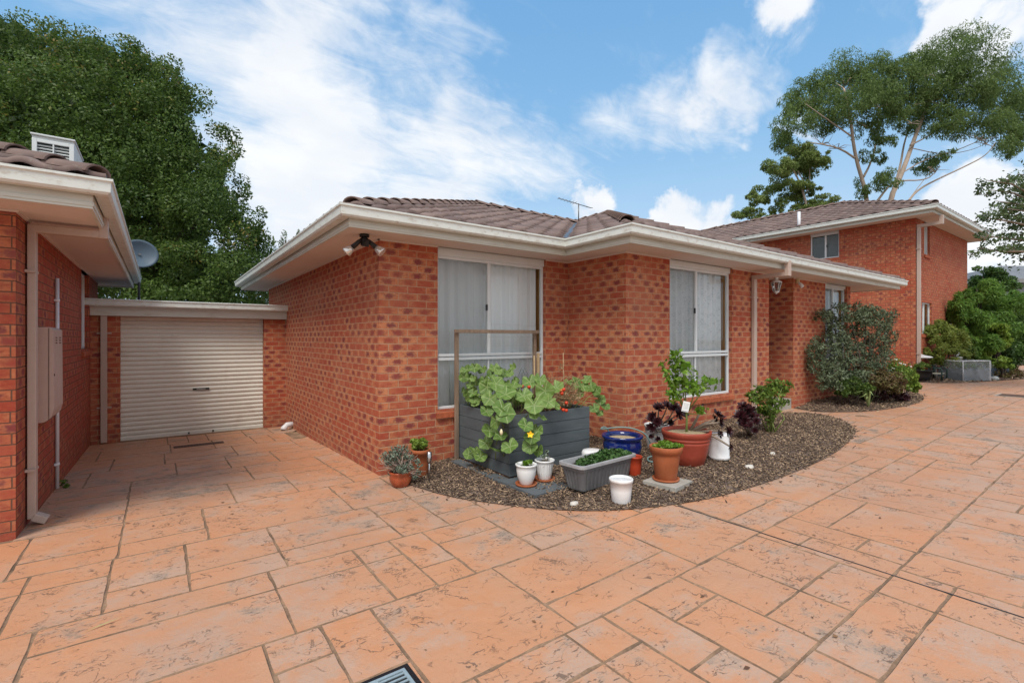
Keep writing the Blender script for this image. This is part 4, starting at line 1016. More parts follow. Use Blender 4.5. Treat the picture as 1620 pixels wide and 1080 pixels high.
# big gum tree
gt = thing('gum_tree', 'tall spreading eucalyptus tree with pale limbs behind the two storey house', 'tree', at(1400, 560, 34)); F0 = 34
def limb(mb, pts, r0, r1, n=8, F=F0):
    P_ = [at(u, v, F+dF) for (u, v, dF) in pts]
    for _ in range(2):
        Q = [P_[0]]
        for a, b in zip(P_[:-1], P_[1:]): Q += [a.lerp(b, .28), a.lerp(b, .72)]
        Q.append(P_[-1]); P_ = Q
    mb.tube(P_, [(r0+(r1-r0)*i/(len(P_)-1))*.58 for i in range(len(P_))], n)
mb = MB()
K = F0/FPX
limb(mb, [(1400, 560, 0), (1403, 420, 0), (1404, 322, 0), (1425, 280, 0), (1448, 215, .5), (1470, 160, 1)], .42, .16)
limb(mb, [(1385, 560, 0), (1380, 420, 0), (1372, 320, 0), (1366, 290, 0), (1352, 245, -.5), (1346, 190, -1), (1335, 140, -1)], .34, .10)
limb(mb, [(1366, 280, 0), (1378, 258, .5), (1388, 220, 1), (1390, 170, 1)], .14, .05); limb(mb, [(1352, 250, -.5), (1330, 235, -1), (1300, 228, -1.5), (1275, 225, -2)], .13, .04); limb(mb, [(1346, 215, -1), (1310, 190, -1.5), (1275, 165, -2)], .1, .03)
limb(mb, [(1413, 300, 0), (1425, 262, 1), (1430, 225, 1.5), (1442, 195, 2)], .17, .06); limb(mb, [(1440, 230, 0), (1470, 215, .5), (1520, 180, 1)], .11, .03); limb(mb, [(1388, 318, 0), (1405, 295, 0), (1420, 285, 0), (1465, 286, 0), (1480, 272, 0)], .15, .04)
limb(mb, [(1437, 318, 0), (1452, 300, 0), (1480, 285, 0), (1530, 262, -.5), (1562, 245, -1), (1575, 225, -1)], .14, .025); limb(mb, [(1436, 318, 0), (1465, 280, 0), (1478, 265, 0)], .05, .02); limb(mb, [(1425, 275, 0), (1470, 248, 0), (1510, 240, 0), (1550, 222, 0), (1580, 215, 0)], .08, .02)
limb(mb, [(1445, 235, 0), (1490, 245, 0), (1530, 240, .5), (1560, 228, .5)], .06, .02); limb(mb, [(1280, 300, -1), (1270, 285, -1), (1262, 270, -1)], .08, .05)
limb(mb, [(1300, 560, -1), (1290, 400, -1), (1276, 320, -1), (1262, 280, -1), (1250, 262, -1)], .2, .06); limb(mb, [(1276, 305, -1), (1282, 280, -1), (1280, 262, -1)], .07, .03)
rg_ = random.Random(77)
for (u0, v0) in [(1346, 190), (1335, 140), (1390, 170), (1300, 228), (1275, 165), (1470, 160), (1442, 195), (1520, 180), (1465, 120), (1550, 222), (1560, 228), (1500, 130), (1370, 200), (1325, 235), (1276, 270), (1480, 272)]:
    for k in range(5):
        e = (u0+rg_.uniform(-24, 24), v0-rg_.uniform(-6, 18)); b_ = at(u0, v0, F0+rg_.uniform(-1, 1)); e_ = at(e[0], e[1], F0+rg_.uniform(-1.5, 1.5)); mb.tube([b_, b_.lerp(e_, .5)+Vector((rg_.gauss(0, .15), rg_.gauss(0, .15), rg_.gauss(.1, .1))), e_], [.035, .022, .008], 5)
mb.build('trunk', M_BARKP, gt)
gc = [(1250, 195, 28, 24), (1268, 155, 26, 24), (1240, 222, 20, 16), (1300, 150, 40, 30), (1325, 120, 34, 24), (1345, 165, 42, 30), (1310, 185, 30, 20), (1370, 205, 26, 18), (1405, 130, 42, 30), (1385, 110, 26, 18), (1395, 165, 30, 22), (1400, 225, 18, 12),
      (1450, 140, 48, 34), (1480, 110, 40, 30), (1500, 85, 42, 24), (1535, 100, 40, 26), (1520, 140, 48, 34), (1560, 130, 36, 30), (1590, 165, 34, 34), (1470, 180, 34, 22), (1500, 190, 30, 20), (1540, 185, 40, 22), (1580, 205, 30, 22), (1607, 220, 22, 26), (1610, 175, 20, 30),
      (1425, 180, 16, 14), (1380, 245, 14, 10), (1395, 250, 8, 8), (1465, 260, 20, 12), (1480, 252, 14, 10), (1500, 245, 10, 8), (1398, 285, 20, 14), (1360, 300, 12, 14), (1430, 200, 14, 10), (1630, 160, 30, 40), (1600, 235, 12, 18)]
leafmesh('crown', [pc(u, v, F0+(i % 5-2)*.8, r*1.05, rv*1.18) for i, (u, v, r, rv) in enumerate(gc+[(1290, 130, 18, 16), (1425, 105, 24, 18), (1360, 130, 24, 18), (1440, 165, 30, 20)])], 92000, .25, LM_GUM, gt, .20, 17, .38, hang=.6, seed=4, fill=.2)
gc2 = [(1235, 265, 24, 18), (1262, 255, 26, 20), (1285, 262, 22, 18), (1300, 250, 14, 12), (1265, 240, 24, 14), (1218, 305, 24, 14), (1195, 312, 14, 12), (1240, 330, 18, 16), (1265, 320, 26, 16), (1300, 318, 22, 12), (1250, 295, 22, 12), (1185, 340, 20, 12), (1205, 345, 14, 10), (1280, 300, 18, 10), (1232, 350, 12, 14)]
leafmesh('lower_crown', [pc(u, v, F0-2+(i % 3), r, rv) for i, (u, v, r, rv) in enumerate(gc2)], 26000, .22, LM_GUM2, gt, .3, 12, .38, hang=.3, seed=5)
# small tree on the right edge, its branches reach into the frame
st = at(1760, 520, 11); rt = thing('garden_tree', 'open leafy tree reaching in at the right edge above the bushes', 'tree', (st.x, st.y, .3))
mb = MB()
trunk_pts = [(1760, 560, 11.), (1752, 450, 11.), (1735, 380, 11.)]
def lim2(pts, r0, r1): 
    P_ = [at(*p) for p in pts]; mb.tube(P_, [r0+(r1-r0)*i/(len(P_)-1) for i in range(len(P_))], 7)
lim2(trunk_pts, .12, .08)
tips = [(1555, 285, 10.6), (1560, 300, 10.8), (1572, 318, 10.5), (1545, 343, 10.6), (1552, 372, 10.7), (1542, 392, 10.5), (1590, 395, 10.4), (1605, 275, 10.8), (1600, 345, 11), (1615, 410, 10.5), (1618, 300, 11), (1590, 330, 10.4)]
cl = []
for (u, v, F) in tips:
    lim2([(1735, 385, 11.), (1680, (v*1.2+385*.8)/2+8, F), (u+45, v+6, F), (u+4, v, F)], .045, .006)
    for k in range(6): cl.append(pc(u+4+k*13, v+2+random.uniform(-5, 8), F+random.uniform(-.3, .3), 11, 7, 14))
mb.build('trunk', M_BARK, rt)
leafmesh('crown', cl+[pc(1640, 340, 11, 50, 70), pc(1700, 330, 11, 70, 90), pc(1760, 300, 11, 80, 100)], 11000, .085, LM_RTREE, rt, .5, 6, .55, seed=6, jitter=.6)
# ------------------------------------------------------------------ shrubs near the houses
def shrub(name, label, loc, clumps, n, L, m, cat='shrub', stems=6, seed=1, wd=.45, sub=12, subr=.35, hang=0., group=None, bark=M_BARKD, sr=.02, **kw):
    t_ = thing(name, label, cat, loc, group); rnd = random.Random(seed); mb = MB()
    C = [Vector(c_[:3]) for c_ in clumps]
    for k in range(stems):
        e = C[k % len(C)]; b = Vector(loc)+Vector((rnd.gauss(0, .04), rnd.gauss(0, .04), -.03)); m_ = b.lerp(e, .5)+Vector((rnd.gauss(0, .06), rnd.gauss(0, .06), .03)); mb.tube([b, m_, e], [sr, sr*.7, sr*.3], 6)
    mb.build('stems', bark, t_)
    leafmesh('foliage', clumps, n, L, m, t_, wd, sub, subr, hang=hang, seed=seed, **kw); return t_
q = (9.55, -1.75, bedz(9.55, -1.75, BED2, E2, .06)); FB = 9.6
t_ = thing('large_shrub', 'large open grey green shrub in front of the shrouded right window', 'shrub', q); rnd = random.Random(9); mb = MB()
b0 = Vector(q)
for (u, v, F, r) in [(1300, 560, 9.6, .03), (1320, 520, 9.8, .035), (1345, 500, 10, .035), (1370, 510, 10, .04), (1395, 500, 10.2, .035), (1400, 540, 10.2, .03), (1390, 575, 10.1, .03), (1350, 560, 9.6, .03), (1310, 590, 9.4, .02), (1375, 535, 9.9, .03), (1335, 540, 9.7, .03), (1405, 520, 10.3, .02)]:
    e = at(u, v, F); s0_ = b0+Vector((rnd.uniform(-.12, .18), rnd.uniform(-.08, .08), -.04)); m_ = s0_.lerp(e, .45)+Vector((rnd.gauss(0, .08), rnd.gauss(0, .08), .1)); mb.tube([s0_, m_, e], [r, r*.65, r*.25], 7)
    for k in range(7):
        a = m_.lerp(e, rnd.uniform(.1, 1)); c_ = a+Vector((rnd.gauss(0, .16), rnd.gauss(0, .16), rnd.uniform(0, .25))); mb.tube([a, c_], [r*.28, r*.1], 4)
mb.build('stems', M_BARKD, t_)
cl = [pc(u, v, F, r, rv) for (u, v, F, r, rv) in [(1300, 500, 9.6, 16, 14), (1325, 492, 9.8, 18, 14), (1350, 492, 10, 22, 14), (1375, 500, 10, 24, 18), (1400, 505, 10.2, 18, 22), (1408, 535, 10.2, 12, 20), (1395, 560, 10.1, 18, 22), (1385, 590, 10, 22, 20), (1290, 545, 9.4, 16, 20), (1300, 580, 9.4, 20, 22),
    (1325, 600, 9.3, 24, 18), (1350, 580, 9.5, 24, 20), (1332, 545, 9.7, 16, 24), (1318, 520, 9.8, 14, 16), (1285, 570, 9.3, 12, 16), (1370, 560, 9.9, 14, 18), (1308, 605, 9.2, 16, 14), (1400, 590, 10, 12, 14)]]
cl += [pc(u, v, F, r_, rv) for (u, v, F, r_, rv) in [(1340, 600, 9.6, 34, 22), (1310, 560, 9.7, 24, 30), (1370, 580, 9.9, 30, 26), (1350, 540, 10, 24, 20), (1385, 530, 10.1, 22, 26), (1345, 510, 10, 34, 14)]]
leafmesh('foliage', cl, 17000, .062, LM_BUSH, t_, .42, 18, .36, seed=8, fill=.2)
def lowplant(name, label, u, v, F, ru, rv, n, L, m, seed, cat='plant', wd=.4, hang=0., **kw):
    p = at(u, v, F); z0 = max(zg(p.x, p.y)+.04, .05)
    return shrub(name, label, (p.x, p.y, z0), [pc(u, v-rv*.3, F, ru*.8, rv*.8), pc(u-ru*.5, v, F, ru*.6, rv*.6), pc(u+ru*.5, v, F, ru*.6, rv*.6)], n, L, m, cat, 6, seed, wd, hang=hang, sr=.008, **kw)
lowplant('bronze_bush', 'loose bronze tinted bush right of the large shrub', 1388, 605, 9.6, 34, 26, 5200, .06, LM_RED, 12)
lowplant('leafy_bush', 'low mid green bush at the foot of the large shrub', 1352, 618, 9.2, 26, 20, 3200, .06, LM_TREE, 13)
lowplant('lime_plant', 'bright lime green plant at the right end of the garden bed', 1432, 608, 10.3, 17, 18, 1400, .09, LM_LIME, 14, wd=.7)
lowplant('aeonium', 'dark purple succulent at the right tip of the second garden bed', 1422, 628, 9.8, 13, 11, 600, .07, LM_AEO, 15, wd=.5)
lowplant('aeonium', 'smaller dark succulent under the bronze bush', 1399, 628, 9.5, 7, 8, 250, .05, LM_AEO, 16, wd=.5)
# strappy plant and flowers
p = at(1374, 625, 9.1); t_ = thing('strappy_plant', 'pale strap leaved plant in front of the large shrub', 'plant', (p.x, p.y, zg(p.x, p.y)+.04)); mb = MB()
for k in range(12):
    a = random.uniform(0, 6.28); l = random.uniform(.22, .36); d = Vector((math.cos(a), math.sin(a), 0)); s_ = Vector((-d.y, d.x, 0))*.014; b = Vector((p.x, p.y, zg(p.x, p.y)+.04))
    c1_, c2_ = b+d*l*.35+Vector((0, 0, l*.85)), b+d*l*.95+Vector((0, 0, l*.7)); mb.quad(b-s_, b+s_, c1_+s_, c1_-s_); mb.quad(c1_-s_, c1_+s_, c2_+s_*.1, c2_-s_*.1)
mb.build('leaves', pm('strap_leaf', (.25, .32, .12), .5), t_)
p = at(1415, 598, 10.1); t_ = thing('rose_bush', 'flowering bush with white and red blooms at the end of the garden bed', 'bush', (p.x, p.y, .33)); 
leafmesh('foliage', [pc(1415, 592, 10.1, 22, 22), pc(1428, 588, 10.3, 14, 14)], 2200, .06, LM_MID, t_, .5, 12, .4, seed=17)
WHT = pm('white_petals', (.85, .84, .80), .6); REDF = pm('red_petals', (.6, .03, .05), .6)
for (u, v, cc) in [(1424, 575, 0), (1431, 577, 0), (1417, 569, 0), (1440, 580, 0), (1413, 583, 0), (1401, 574, 1), (1398, 571, 1), (1432, 590, 0)]:
    f = MB(); p = at(u, v, 10.0+random.uniform(-.1, .1))
    for k in range(6):
        a = k*1.05; d = Vector((math.cos(a), math.sin(a)*.6, .3+.2*math.sin(a*2)))*.032; s_ = Vector((-d.y, d.x, .01))*.6; f.quad(p, p+d+s_, p+d*1.5, p+d-s_)
    f.build('flower', REDF if cc else WHT, t_)
for (u, v, F, lab) in [(1432, 641, 9.9, 'small white stone on mulch at the tip of the second garden bed')]:
    p = at(u, v, F)
# shrubs by the two-storey house
shrub('shrub', 'light yellowish green shrub against the two storey house wall', tuple(at(1497, 592, 14.5)[:2])+(.38,), [pc(u, v, F, r, rv) for (u, v, F, r, rv) in [(1490, 530, 14.5, 20, 22), (1505, 538, 14.5, 20, 22), (1480, 555, 14.3, 14, 18), (1500, 562, 14.2, 22, 20), (1515, 552, 14.4, 14, 18), (1487, 515, 14.6, 12, 10)]], 9000, .085, leafmat('yellow_green_leaves', (.12, .17, .03), (.34, .40, .09), None, .45), seed=31, stems=8)
shrub('bottlebrush_bush', 'tall feathery bright green bush beyond the two storey house corner', tuple(at(1562, 590, 17)[:2])+(.38,), [pc(u, v, F, r, rv) for (u, v, F, r, rv) in [(1552, 478, 17.4, 30, 34), (1578, 484, 17.5, 34, 28), (1600, 494, 18, 28, 26), (1528, 505, 15.6, 24, 30), (1560, 525, 16.6, 34, 30), (1519, 492, 15.4, 15, 24), (1590, 530, 17.5, 28, 28), (1545, 456, 17.6, 18, 16), (1608, 478, 18, 18, 18), (1540, 540, 15.6, 26, 26), (1535, 478, 16.4, 14, 22)]], 30000, .16, LM_WILLOW, seed=32, hang=.35, wd=.2, stems=9, sr=.05)
shrub('tall_shrub', 'dark green shrub rising behind the feathery bush at the house corner', tuple(at(1555, 590, 22)[:2])+(.38,), [pc(u, v, F, r, rv) for (u, v, F, r, rv) in [(1555, 438, 22, 24, 16), (1575, 450, 22, 24, 16), (1548, 470, 21.5, 24, 26), (1530, 460, 22.5, 14, 18)]], 9000, .13, LM_DARKG, seed=33, sr=.05)
shrub('conifer_bush', 'dense rounded dark green conifer at the right edge', tuple(at(1598, 592, 18)[:2])+(.38,), [pc(u, v, F, r, rv) for (u, v, F, r, rv) in [(1592, 530, 17.2, 22, 28), (1600, 560, 17, 20, 26), (1585, 560, 17, 20, 26), (1604, 520, 17.4, 14, 24)]], 22000, .09, LM_DARKG, seed=34, sub=22, sr=.04)
shrub('leafy_shrub', 'broad leaved bright green shrub in front of the dark conifer', tuple(at(1570, 594, 16)[:2])+(.38,), [pc(u, v, F, r, rv) for (u, v, F, r, rv) in [(1572, 520, 16, 20, 9), (1560, 540, 16, 16, 10), (1578, 548, 15.8, 14, 10), (1555, 560, 15.8, 16, 14), (1585, 532, 16, 12, 8), (1545, 575, 15.8, 14, 12)]], 3600, .15, LM_LIME, seed=35, wd=.5, stems=6, sr=.03)
shrub('grey_bush', 'greyish green bush between the light shrub and the tall bush', tuple(at(1535, 595, 15.8)[:2])+(.38,), [pc(u, v, F, r, rv) for (u, v, F, r, rv) in [(1532, 560, 15.0, 14, 18), (1542, 575, 15.2, 16, 16), (1529, 540, 15.2, 10, 12)]], 4500, .09, LM_TREE, seed=36)
shrub('pale_plant', 'low pale green plant right of the dark trough', tuple(at(1583, 594, 15)[:2])+(.36,), [pc(1580, 572, 15, 14, 8), pc(1590, 578, 15, 10, 6)], 700, .12, LM_LIME, seed=37, cat='plant')
# ------------------------------------------------------------------ pots
def pot(name, label, x, y, prof, m, soil=None, soilz=None, soilr=None, cat='pot', z=None, n=40, rotz=0, group=None, part='body', **kw):
    z = bz(x, y) if z is None else z
    t_ = thing(name, label, cat, (x, y, z), group, rotz); mb = MB(); mb.lathe(prof, n=n, **kw); mb.build(part, m, t_, local=True)
    if soil:
        s_ = MB(); s_.lathe([(.001, soilz-.02), (soilr, soilz-.004), (soilr*.7, soilz+.006), (soilr*.3, soilz+.01), (.0005, soilz+.012)], n=24); s_.build('soil', soil, t_, local=True)
    return t_
def saucer(x, y, r, label, z=None):
    t_ = thing('saucer', label, 'saucer', (x, y, bz(x, y) if z is None else z)); mb = MB(); mb.lathe([(r*.82, 0), (r*.97, .006), (r, .026), (r*.96, .027), (r*.9, .012), (.001, .010)], n=36); mb.build('dish', M_TERR, t_, local=True)
def wallprof(r0, r1, h, th, rim=0, rimh=.03, base=.0):
    """outer side up, over the rim and down inside"""
    P_ = [(r0*.96, 0), (r0, .006), (r0+(r1-r0)*.5, h*.5), (r1, h-rimh)]
    if rim: P_ += [(r1+rim, h-rimh+.002), (r1+rim, h-.004), (r1+rim-.004, h)]
    else: P_ += [(r1, h)]
    return P_+[(r1-th, h), (r1-th, h-.02), (r0*.9, .03)]
rq = random.Random(3)
# terracotta bowl with grey succulent bush on the concrete
x, y = .04, -.52; z = zg(x, y)
pot('terracotta_bowl', 'round glazed terracotta bowl on the concrete at the house corner', x, y, [(.07, 0), (.085, .01), (.112, .06), (.118, .10), (.108, .135), (.125, .15), (.125, .162), (.112, .165), (.10, .14), (.09, .05)], M_TERRG, M_SOIL, .14, .098, z=z)
cl = [(x-.10, y+.03, z+.33, .10, .10, .07), (x+.02, y, z+.36, .11, .1, .07), (x-.14, y, z+.28, .06, .07, .05), (x+.12, y-.04, z+.24, .09, .09, .07), (x, y-.08, z+.24, .12, .08, .08), (x+.13, y-.08, z+.13, .05, .05, .06)]
sb = shrub('succulent_bush', 'scraggly grey green succulent bush growing in the terracotta bowl', (x, y, z+.15), cl, 1500, .032, LM_GREY, 'plant', 1, 41, .5, 8, .5, bark=M_DRY)
mb = MB()
for k in range(150):
    c_ = cl[rq.randrange(6)]; e = Vector((c_[0]+rq.gauss(0, .06), c_[1]+rq.gauss(0, .06), c_[2]+rq.gauss(0, .04))); b = Vector((x+rq.gauss(0, .03), y+rq.gauss(0, .03), z+.15)); mb.tube([b, b.lerp(e, .5)+Vector((rq.gauss(0, .03), rq.gauss(0, .03), rq.gauss(0, .02))), e], [.003, .0025, .002], 4)
mb.build('twigs', pm('pale_twig', (.36, .27, .22), .9, .3, 20), sb)
x, y = .35, -.36; z = bz(x, y)-.01
pot('terracotta_pot', 'tall terracotta pot against the brick wall behind the solar light', x, y, wallprof(.075, .10, .31, .01, .006, .045), M_TERR, M_SOIL, .285, .088, z=z)
shrub('parsley', 'bright green leafy herb in the tall terracotta pot', (x, y, z+.31), [(x-.02, y, z+.37, .085, .08, .06), (x+.03, y-.02, z+.39, .06, .07, .05)], 900, .035, LM_LIME, 'plant', 8, 42, .7, 8, .45, bark=M_STEM, sr=.004)
x, y = .33, -.62; z = bz(x, y); sl_ = thing('solar_light', 'stainless steel solar stake light in front of the tall terracotta pot', 'garden light', (x, y, z))
mb = MB(); mb.tube([(0, 0, -.02), (0, 0, .26)], .011, 12); mb.build('stake', M_STEEL, sl_, local=True)
mb = MB(); mb.lathe([(.013, .20), (.018, .205), (.027, .23), (.027, .325), (.020, .328), (.001, .329)], n=20); mb.build('lamp_head', M_STEEL, sl_, local=True)
# trellis frame
PBX0, PBX1, PBY0, PBY1, PZ0, PZ1 = 1.0, 2.2, -1.2, -.06, .09, .755
tf = thing('trellis_frame', 'weathered timber frame with wire mesh in front of the first window', 'trellis', (1.5, -.1, .05))
zt_ = 1.588+14/768*6.15
post0, post1 = Vector((.965, -.10, 0)), Vector((2.24, -.10, 0))
mb = MB(); mb.box((post0.x-.022, -.122, .03), (post0.x+.022, -.078, 1.70)); mb.build('post', M_WOODG, tf, bevel=.003)
mb = MB(); mb.box((post1.x-.022, -.095, .10), (post1.x+.022, -.052, 1.70)); mb.build('post', M_WOODG, tf, bevel=.003)
mb = MB(); mb.box((post0.x-.05, -.15, 1.655), (post1.x+.03, -.124, 1.70)); mb.build('top_rail', M_WOODG, tf, bevel=.003)
mb = MB()
for k in range(1, 8): mb.tube([(post0.x, -.10, .8+k*.115), (post1.x, -.10, .8+k*.115)], .0012, 3)
mb.tube([(post0.x, -.10, 1.78), (1.3, -.10, 1.765), (1.7, -.1, 1.775), (post1.x, -.1, 1.76)], .0015, 3)
mb.build('wire_mesh', pm('wire', (.55, .55, .53), .5), tf)
# raised planter box
pb = thing('planter_box', 'square raised planter box of dark grey boards under the first window', 'planter', (1.6, -.6, .04))
nb = 5; bh = (PZ1-PZ0)/nb
for k in range(nb):
    z0, z1 = PZ0+k*bh+.003, PZ0+(k+1)*bh-.002
    mb = MB(); mb.box((PBX0-.004, PBY0, z0), (PBX1+.002, PBY0+.025, z1)); mb.box((PBX0, PBY0+.027, z0), (PBX0+.025, PBY1, z1)); mb.box((PBX1-.025, PBY0+.027, z0), (PBX1, PBY1, z1)); mb.box((PBX0+.027, PBY1-.025, z0), (PBX1-.027, PBY1, z1))
    mb.build('board', M_GREYP, pb, bevel=.003)
mb = MB(); mb.box((PBX0+.03, PBY0+.03, PZ0+.02), (PBX1-.03, PBY1-.03, PZ1-.08)); mb.build('soil', M_SOIL, pb)
for a_, b_ in (((PBX0+.01, PBY0+.03, .03), (PBX0+.05, PBY1-.02, PZ0)), ((PBX0+.06, PBY0+.03, .03), (PBX0+.16, PBY0+.09, PZ0)), ((PBX1-.12, PBY0+.03, .08), (PBX1-.02, PBY0+.09, PZ0))): mb = MB(); mb.box(a_, b_); mb.build('pallet_foot', M_RAW, pb)
bd = thing('grey_board', 'flat dark grey board lying under the planter and the white pots', 'board', (1.3, -1.4, .07))
mb = MB(); zb_ = .082; mb.box((.86, -1.80, zb_-.05), (1.62, -1.205, zb_)); mb.box((.86, -1.2, zb_-.055), (.995, -.15, zb_-.005)); mb.build('boards', M_SLABG, bd, bevel=.004)
zb2 = zb_
# white pots on saucers
x, y = .99, -1.50; saucer(x, y, .112, 'terracotta saucer under the smooth white pot', zb2)
pot('white_pot', 'smooth white ceramic pot by the planter corner', x, y, [(.058, 0), (.066, .01), (.094, .09), (.102, .15), (.100, .185), (.110, .192), (.112, .205), (.104, .208), (.094, .19), (.06, .05)], M_CERW, M_SOIL, .175, .094, z=zb2+.012)
shrub('seedling', 'low green seedling growing in the smooth white pot', (x, y, zb2+.19), [(x-.01, y, zb2+.225, .055, .05, .025), (x+.03, y, zb2+.235, .03, .03, .02)], 260, .03, LM_CIT, 'plant', 6, 43, .6, 6, .5, bark=M_STEM, sr=.002)
x, y = 1.26, -1.47; saucer(x, y, .112, 'terracotta saucer under the fluted white pot', zb2)
pot('white_pot', 'white ceramic pot with spiral flutes by the planter corner', x, y, [(.062, 0), (.068, .01), (.080, .08), (.092, .16), (.096, .185), (.105, .192), (.107, .205), (.100, .208), (.088, .19), (.06, .05)], M_CERW, M_SOIL, .18, .09, z=zb2+.012, n=120, flute=.0035, fl=20, twist=24, ridge=(.02, .17))
t_ = shrub('seedling', 'thin dry stemmed seedling in the fluted white pot', (x, y, zb2+.19), [(x-.02, y, zb2+.25, .05, .04, .03), (x+.03, y, zb2+.28, .03, .03, .025)], 60, .035, LM_GREY, 'plant', 7, 44, .5, 5, .6, bark=M_DRY, sr=.002)
# trough planter
def rrect(hx, hy, r, n=6):
    o = []
    for (cx_, cy_, a0_) in ((hx-r, hy-r, 0), (-hx+r, hy-r, 90), (-hx+r, -hy+r, 180), (hx-r, -hy+r, 270)):
        for k in range(n+1): a = R_(a0_+90*k/n); o.append((cx_+r*math.cos(a), cy_+r*math.sin(a)))
    return o
x, y = 1.60, -1.93; z = bz(x, y); tg = thing('trough_planter', 'long grey plastic trough planter with pale rim in the mulch', 'planter', (x, y, z), None, R_(4)); mb = MB()
levels = [(.36, .11, .04, 0, 1), (.365, .113, .04, .01, 1), (.407, .145, .05, .20, 1), (.417, .152, .05, .203, 0), (.421, .155, .05, .236, 0)]
i0 = 0; N = None; per = 20
for (hx, hy, r, z_, fl) in levels:
    ring = rrect(hx, hy, r, 4); dense = []
    for a, b in zip(ring, ring[1:]+ring[:1]):
        L_ = math.dist(a, b); kk = max(int(L_/.5*per*hx/hx), 1) if L_ < .1 else (60 if L_ > .5 else 20)
        for k in range(kk): t = k/kk; dense.append((a[0]+(b[0]-a[0])*t, a[1]+(b[1]-a[1])*t, (k % 5) if kk > 1 else 0))
    for (px, py, kk) in dense:
        g_ = .972 if (fl and kk in (1, 2)) else 1.0
        sy = .955 if (fl and kk in (1, 2)) else 1.0
        mb.v.append((px*(g_ if abs(px) > hx-.01 else 1), py*(sy if abs(py) > hy-.01 else 1), z_))
    if N is None: N = len(dense)
for k in range(len(levels)-1):
    for j in range(N): mb.f.append((k*N+j, k*N+(j+1) % N, (k+1)*N+(j+1) % N, (k+1)*N+j)); mb.sm.append(False)
mb.build('body', M_TROUG, tg, local=True)
mb = MB(); A_ = [(*p, .236) for p in rrect(.439, .172, .06)]; B_ = [(*p, .262) for p in rrect(.439, .172, .06)]; C_ = [(*p, .264) for p in rrect(.410, .143, .05)]; D_ = [(*p, .20) for p in rrect(.395, .130, .045)]; n = len(A_)
for P_, Q_ in ((A_, B_), (B_, C_), (C_, D_)):
    for j in range(n): mb.quad(P_[j], P_[(j+1) % n], Q_[(j+1) % n], Q_[j])
E_ = [(*p, .236) for p in rrect(.405, .14, .05)]
for j in range(n): mb.quad(E_[j], E_[(j+1) % n], A_[(j+1) % n], A_[j])
mb.build('rim', M_TROUR, tg, local=True, bevel=.004)
mb = MB(); mb.quad(*[(*p, .215) for p in rrect(.403, .138, .045)]); mb.build('soil', M_SOIL, tg, local=True)
ca, sa = math.cos(R_(4)), math.sin(R_(4))
shrub('strawberry_plants', 'clump of low dark green strawberry plants filling the grey trough', (x, y, z+.215), [(x+dx*ca, y+dx*sa, z+.25, .12, .10, .045) for dx in (-.17, -.06, .04, .14, .24, .31)]+[(x-.28, y, z+.225, .06, .05, .02)], 1500, .052, LM_STRAWB, 'plant', 30, 45, .8, 9, .45, bark=M_STEM, sr=.003)
# blue bowl pot
x, y = 2.36, -1.58; z = bz(x, y)-.01
pot('blue_pot', 'wide cobalt blue glazed bowl pot behind the grey trough', x, y, [(.15, 0), (.165, .01), (.205, .08), (.225, .16), (.222, .22), (.212, .25), (.236, .268), (.242, .285), (.236, .30), (.215, .298), (.20, .27), (.20, .20)], M_BLUE, M_STRAW, .255, .20, z=z)
# hose draped over blue pot
hp_ = [(2.55, -1.33, bz(2.55, -1.33)+.02), (2.40, -1.30, bz(2.4, -1.3)+.30), (2.28, -1.33, z+.335), (2.45, -1.55, z+.37), (2.60, -1.72, z+.30), (2.63, -1.80, z+.12), (2.62, -1.85, bz(2.62, -1.85)+.02), (2.70, -1.97, bz(2.7, -1.97)+.03), (2.55, -2.02, bz(2.5, -2)+.02), (2.42, -1.93, bz(2.4, -1.95)+.03), (2.52, -1.84, bz(2.5, -1.85)+.04), (2.66, -1.93, bz(2.6, -1.93)+.05), (2.60, -2.05, bz(2.6, -2.05)+.03)]
cr = []
PP = [hp_[0]]+hp_+[hp_[-1]]
for i in range(1, len(PP)-2):
    for k in range(7):
        t = k/7; p0, p1, p2, p3 = [np.array(q_) for q_ in PP[i-1:i+3]]; cr.append(tuple(.5*((2*p1)+(-p0+p2)*t+(2*p0-5*p1+4*p2-p3)*t*t+(-p0+3*p1-3*p2+p3)*t**3)))
mb = MB(); mb.tube(cr, .0085, 8); mb.build('garden_hose', M_HOSE, label='thin green garden hose looped over the blue pot and onto the mulch', cat='hose')
# red bucket
x, y = 2.03, -2.04; pot('red_pot', 'small orange red plastic pot between the trough and the terracotta pot', x, y, wallprof(.062, .078, .20, .006, .004, .02), M_REDB, M_SOIL, .16, .07)
# white lid
x, y = 1.93, -1.52; pot('bucket_lid', 'white plastic tub lying behind the grey trough', x, y, [(.10, 0), (.12, .02), (.125, .10), (.11, .125), (.05, .13)], M_BUCK, cat='tub', z=bz(x, y)+.05)
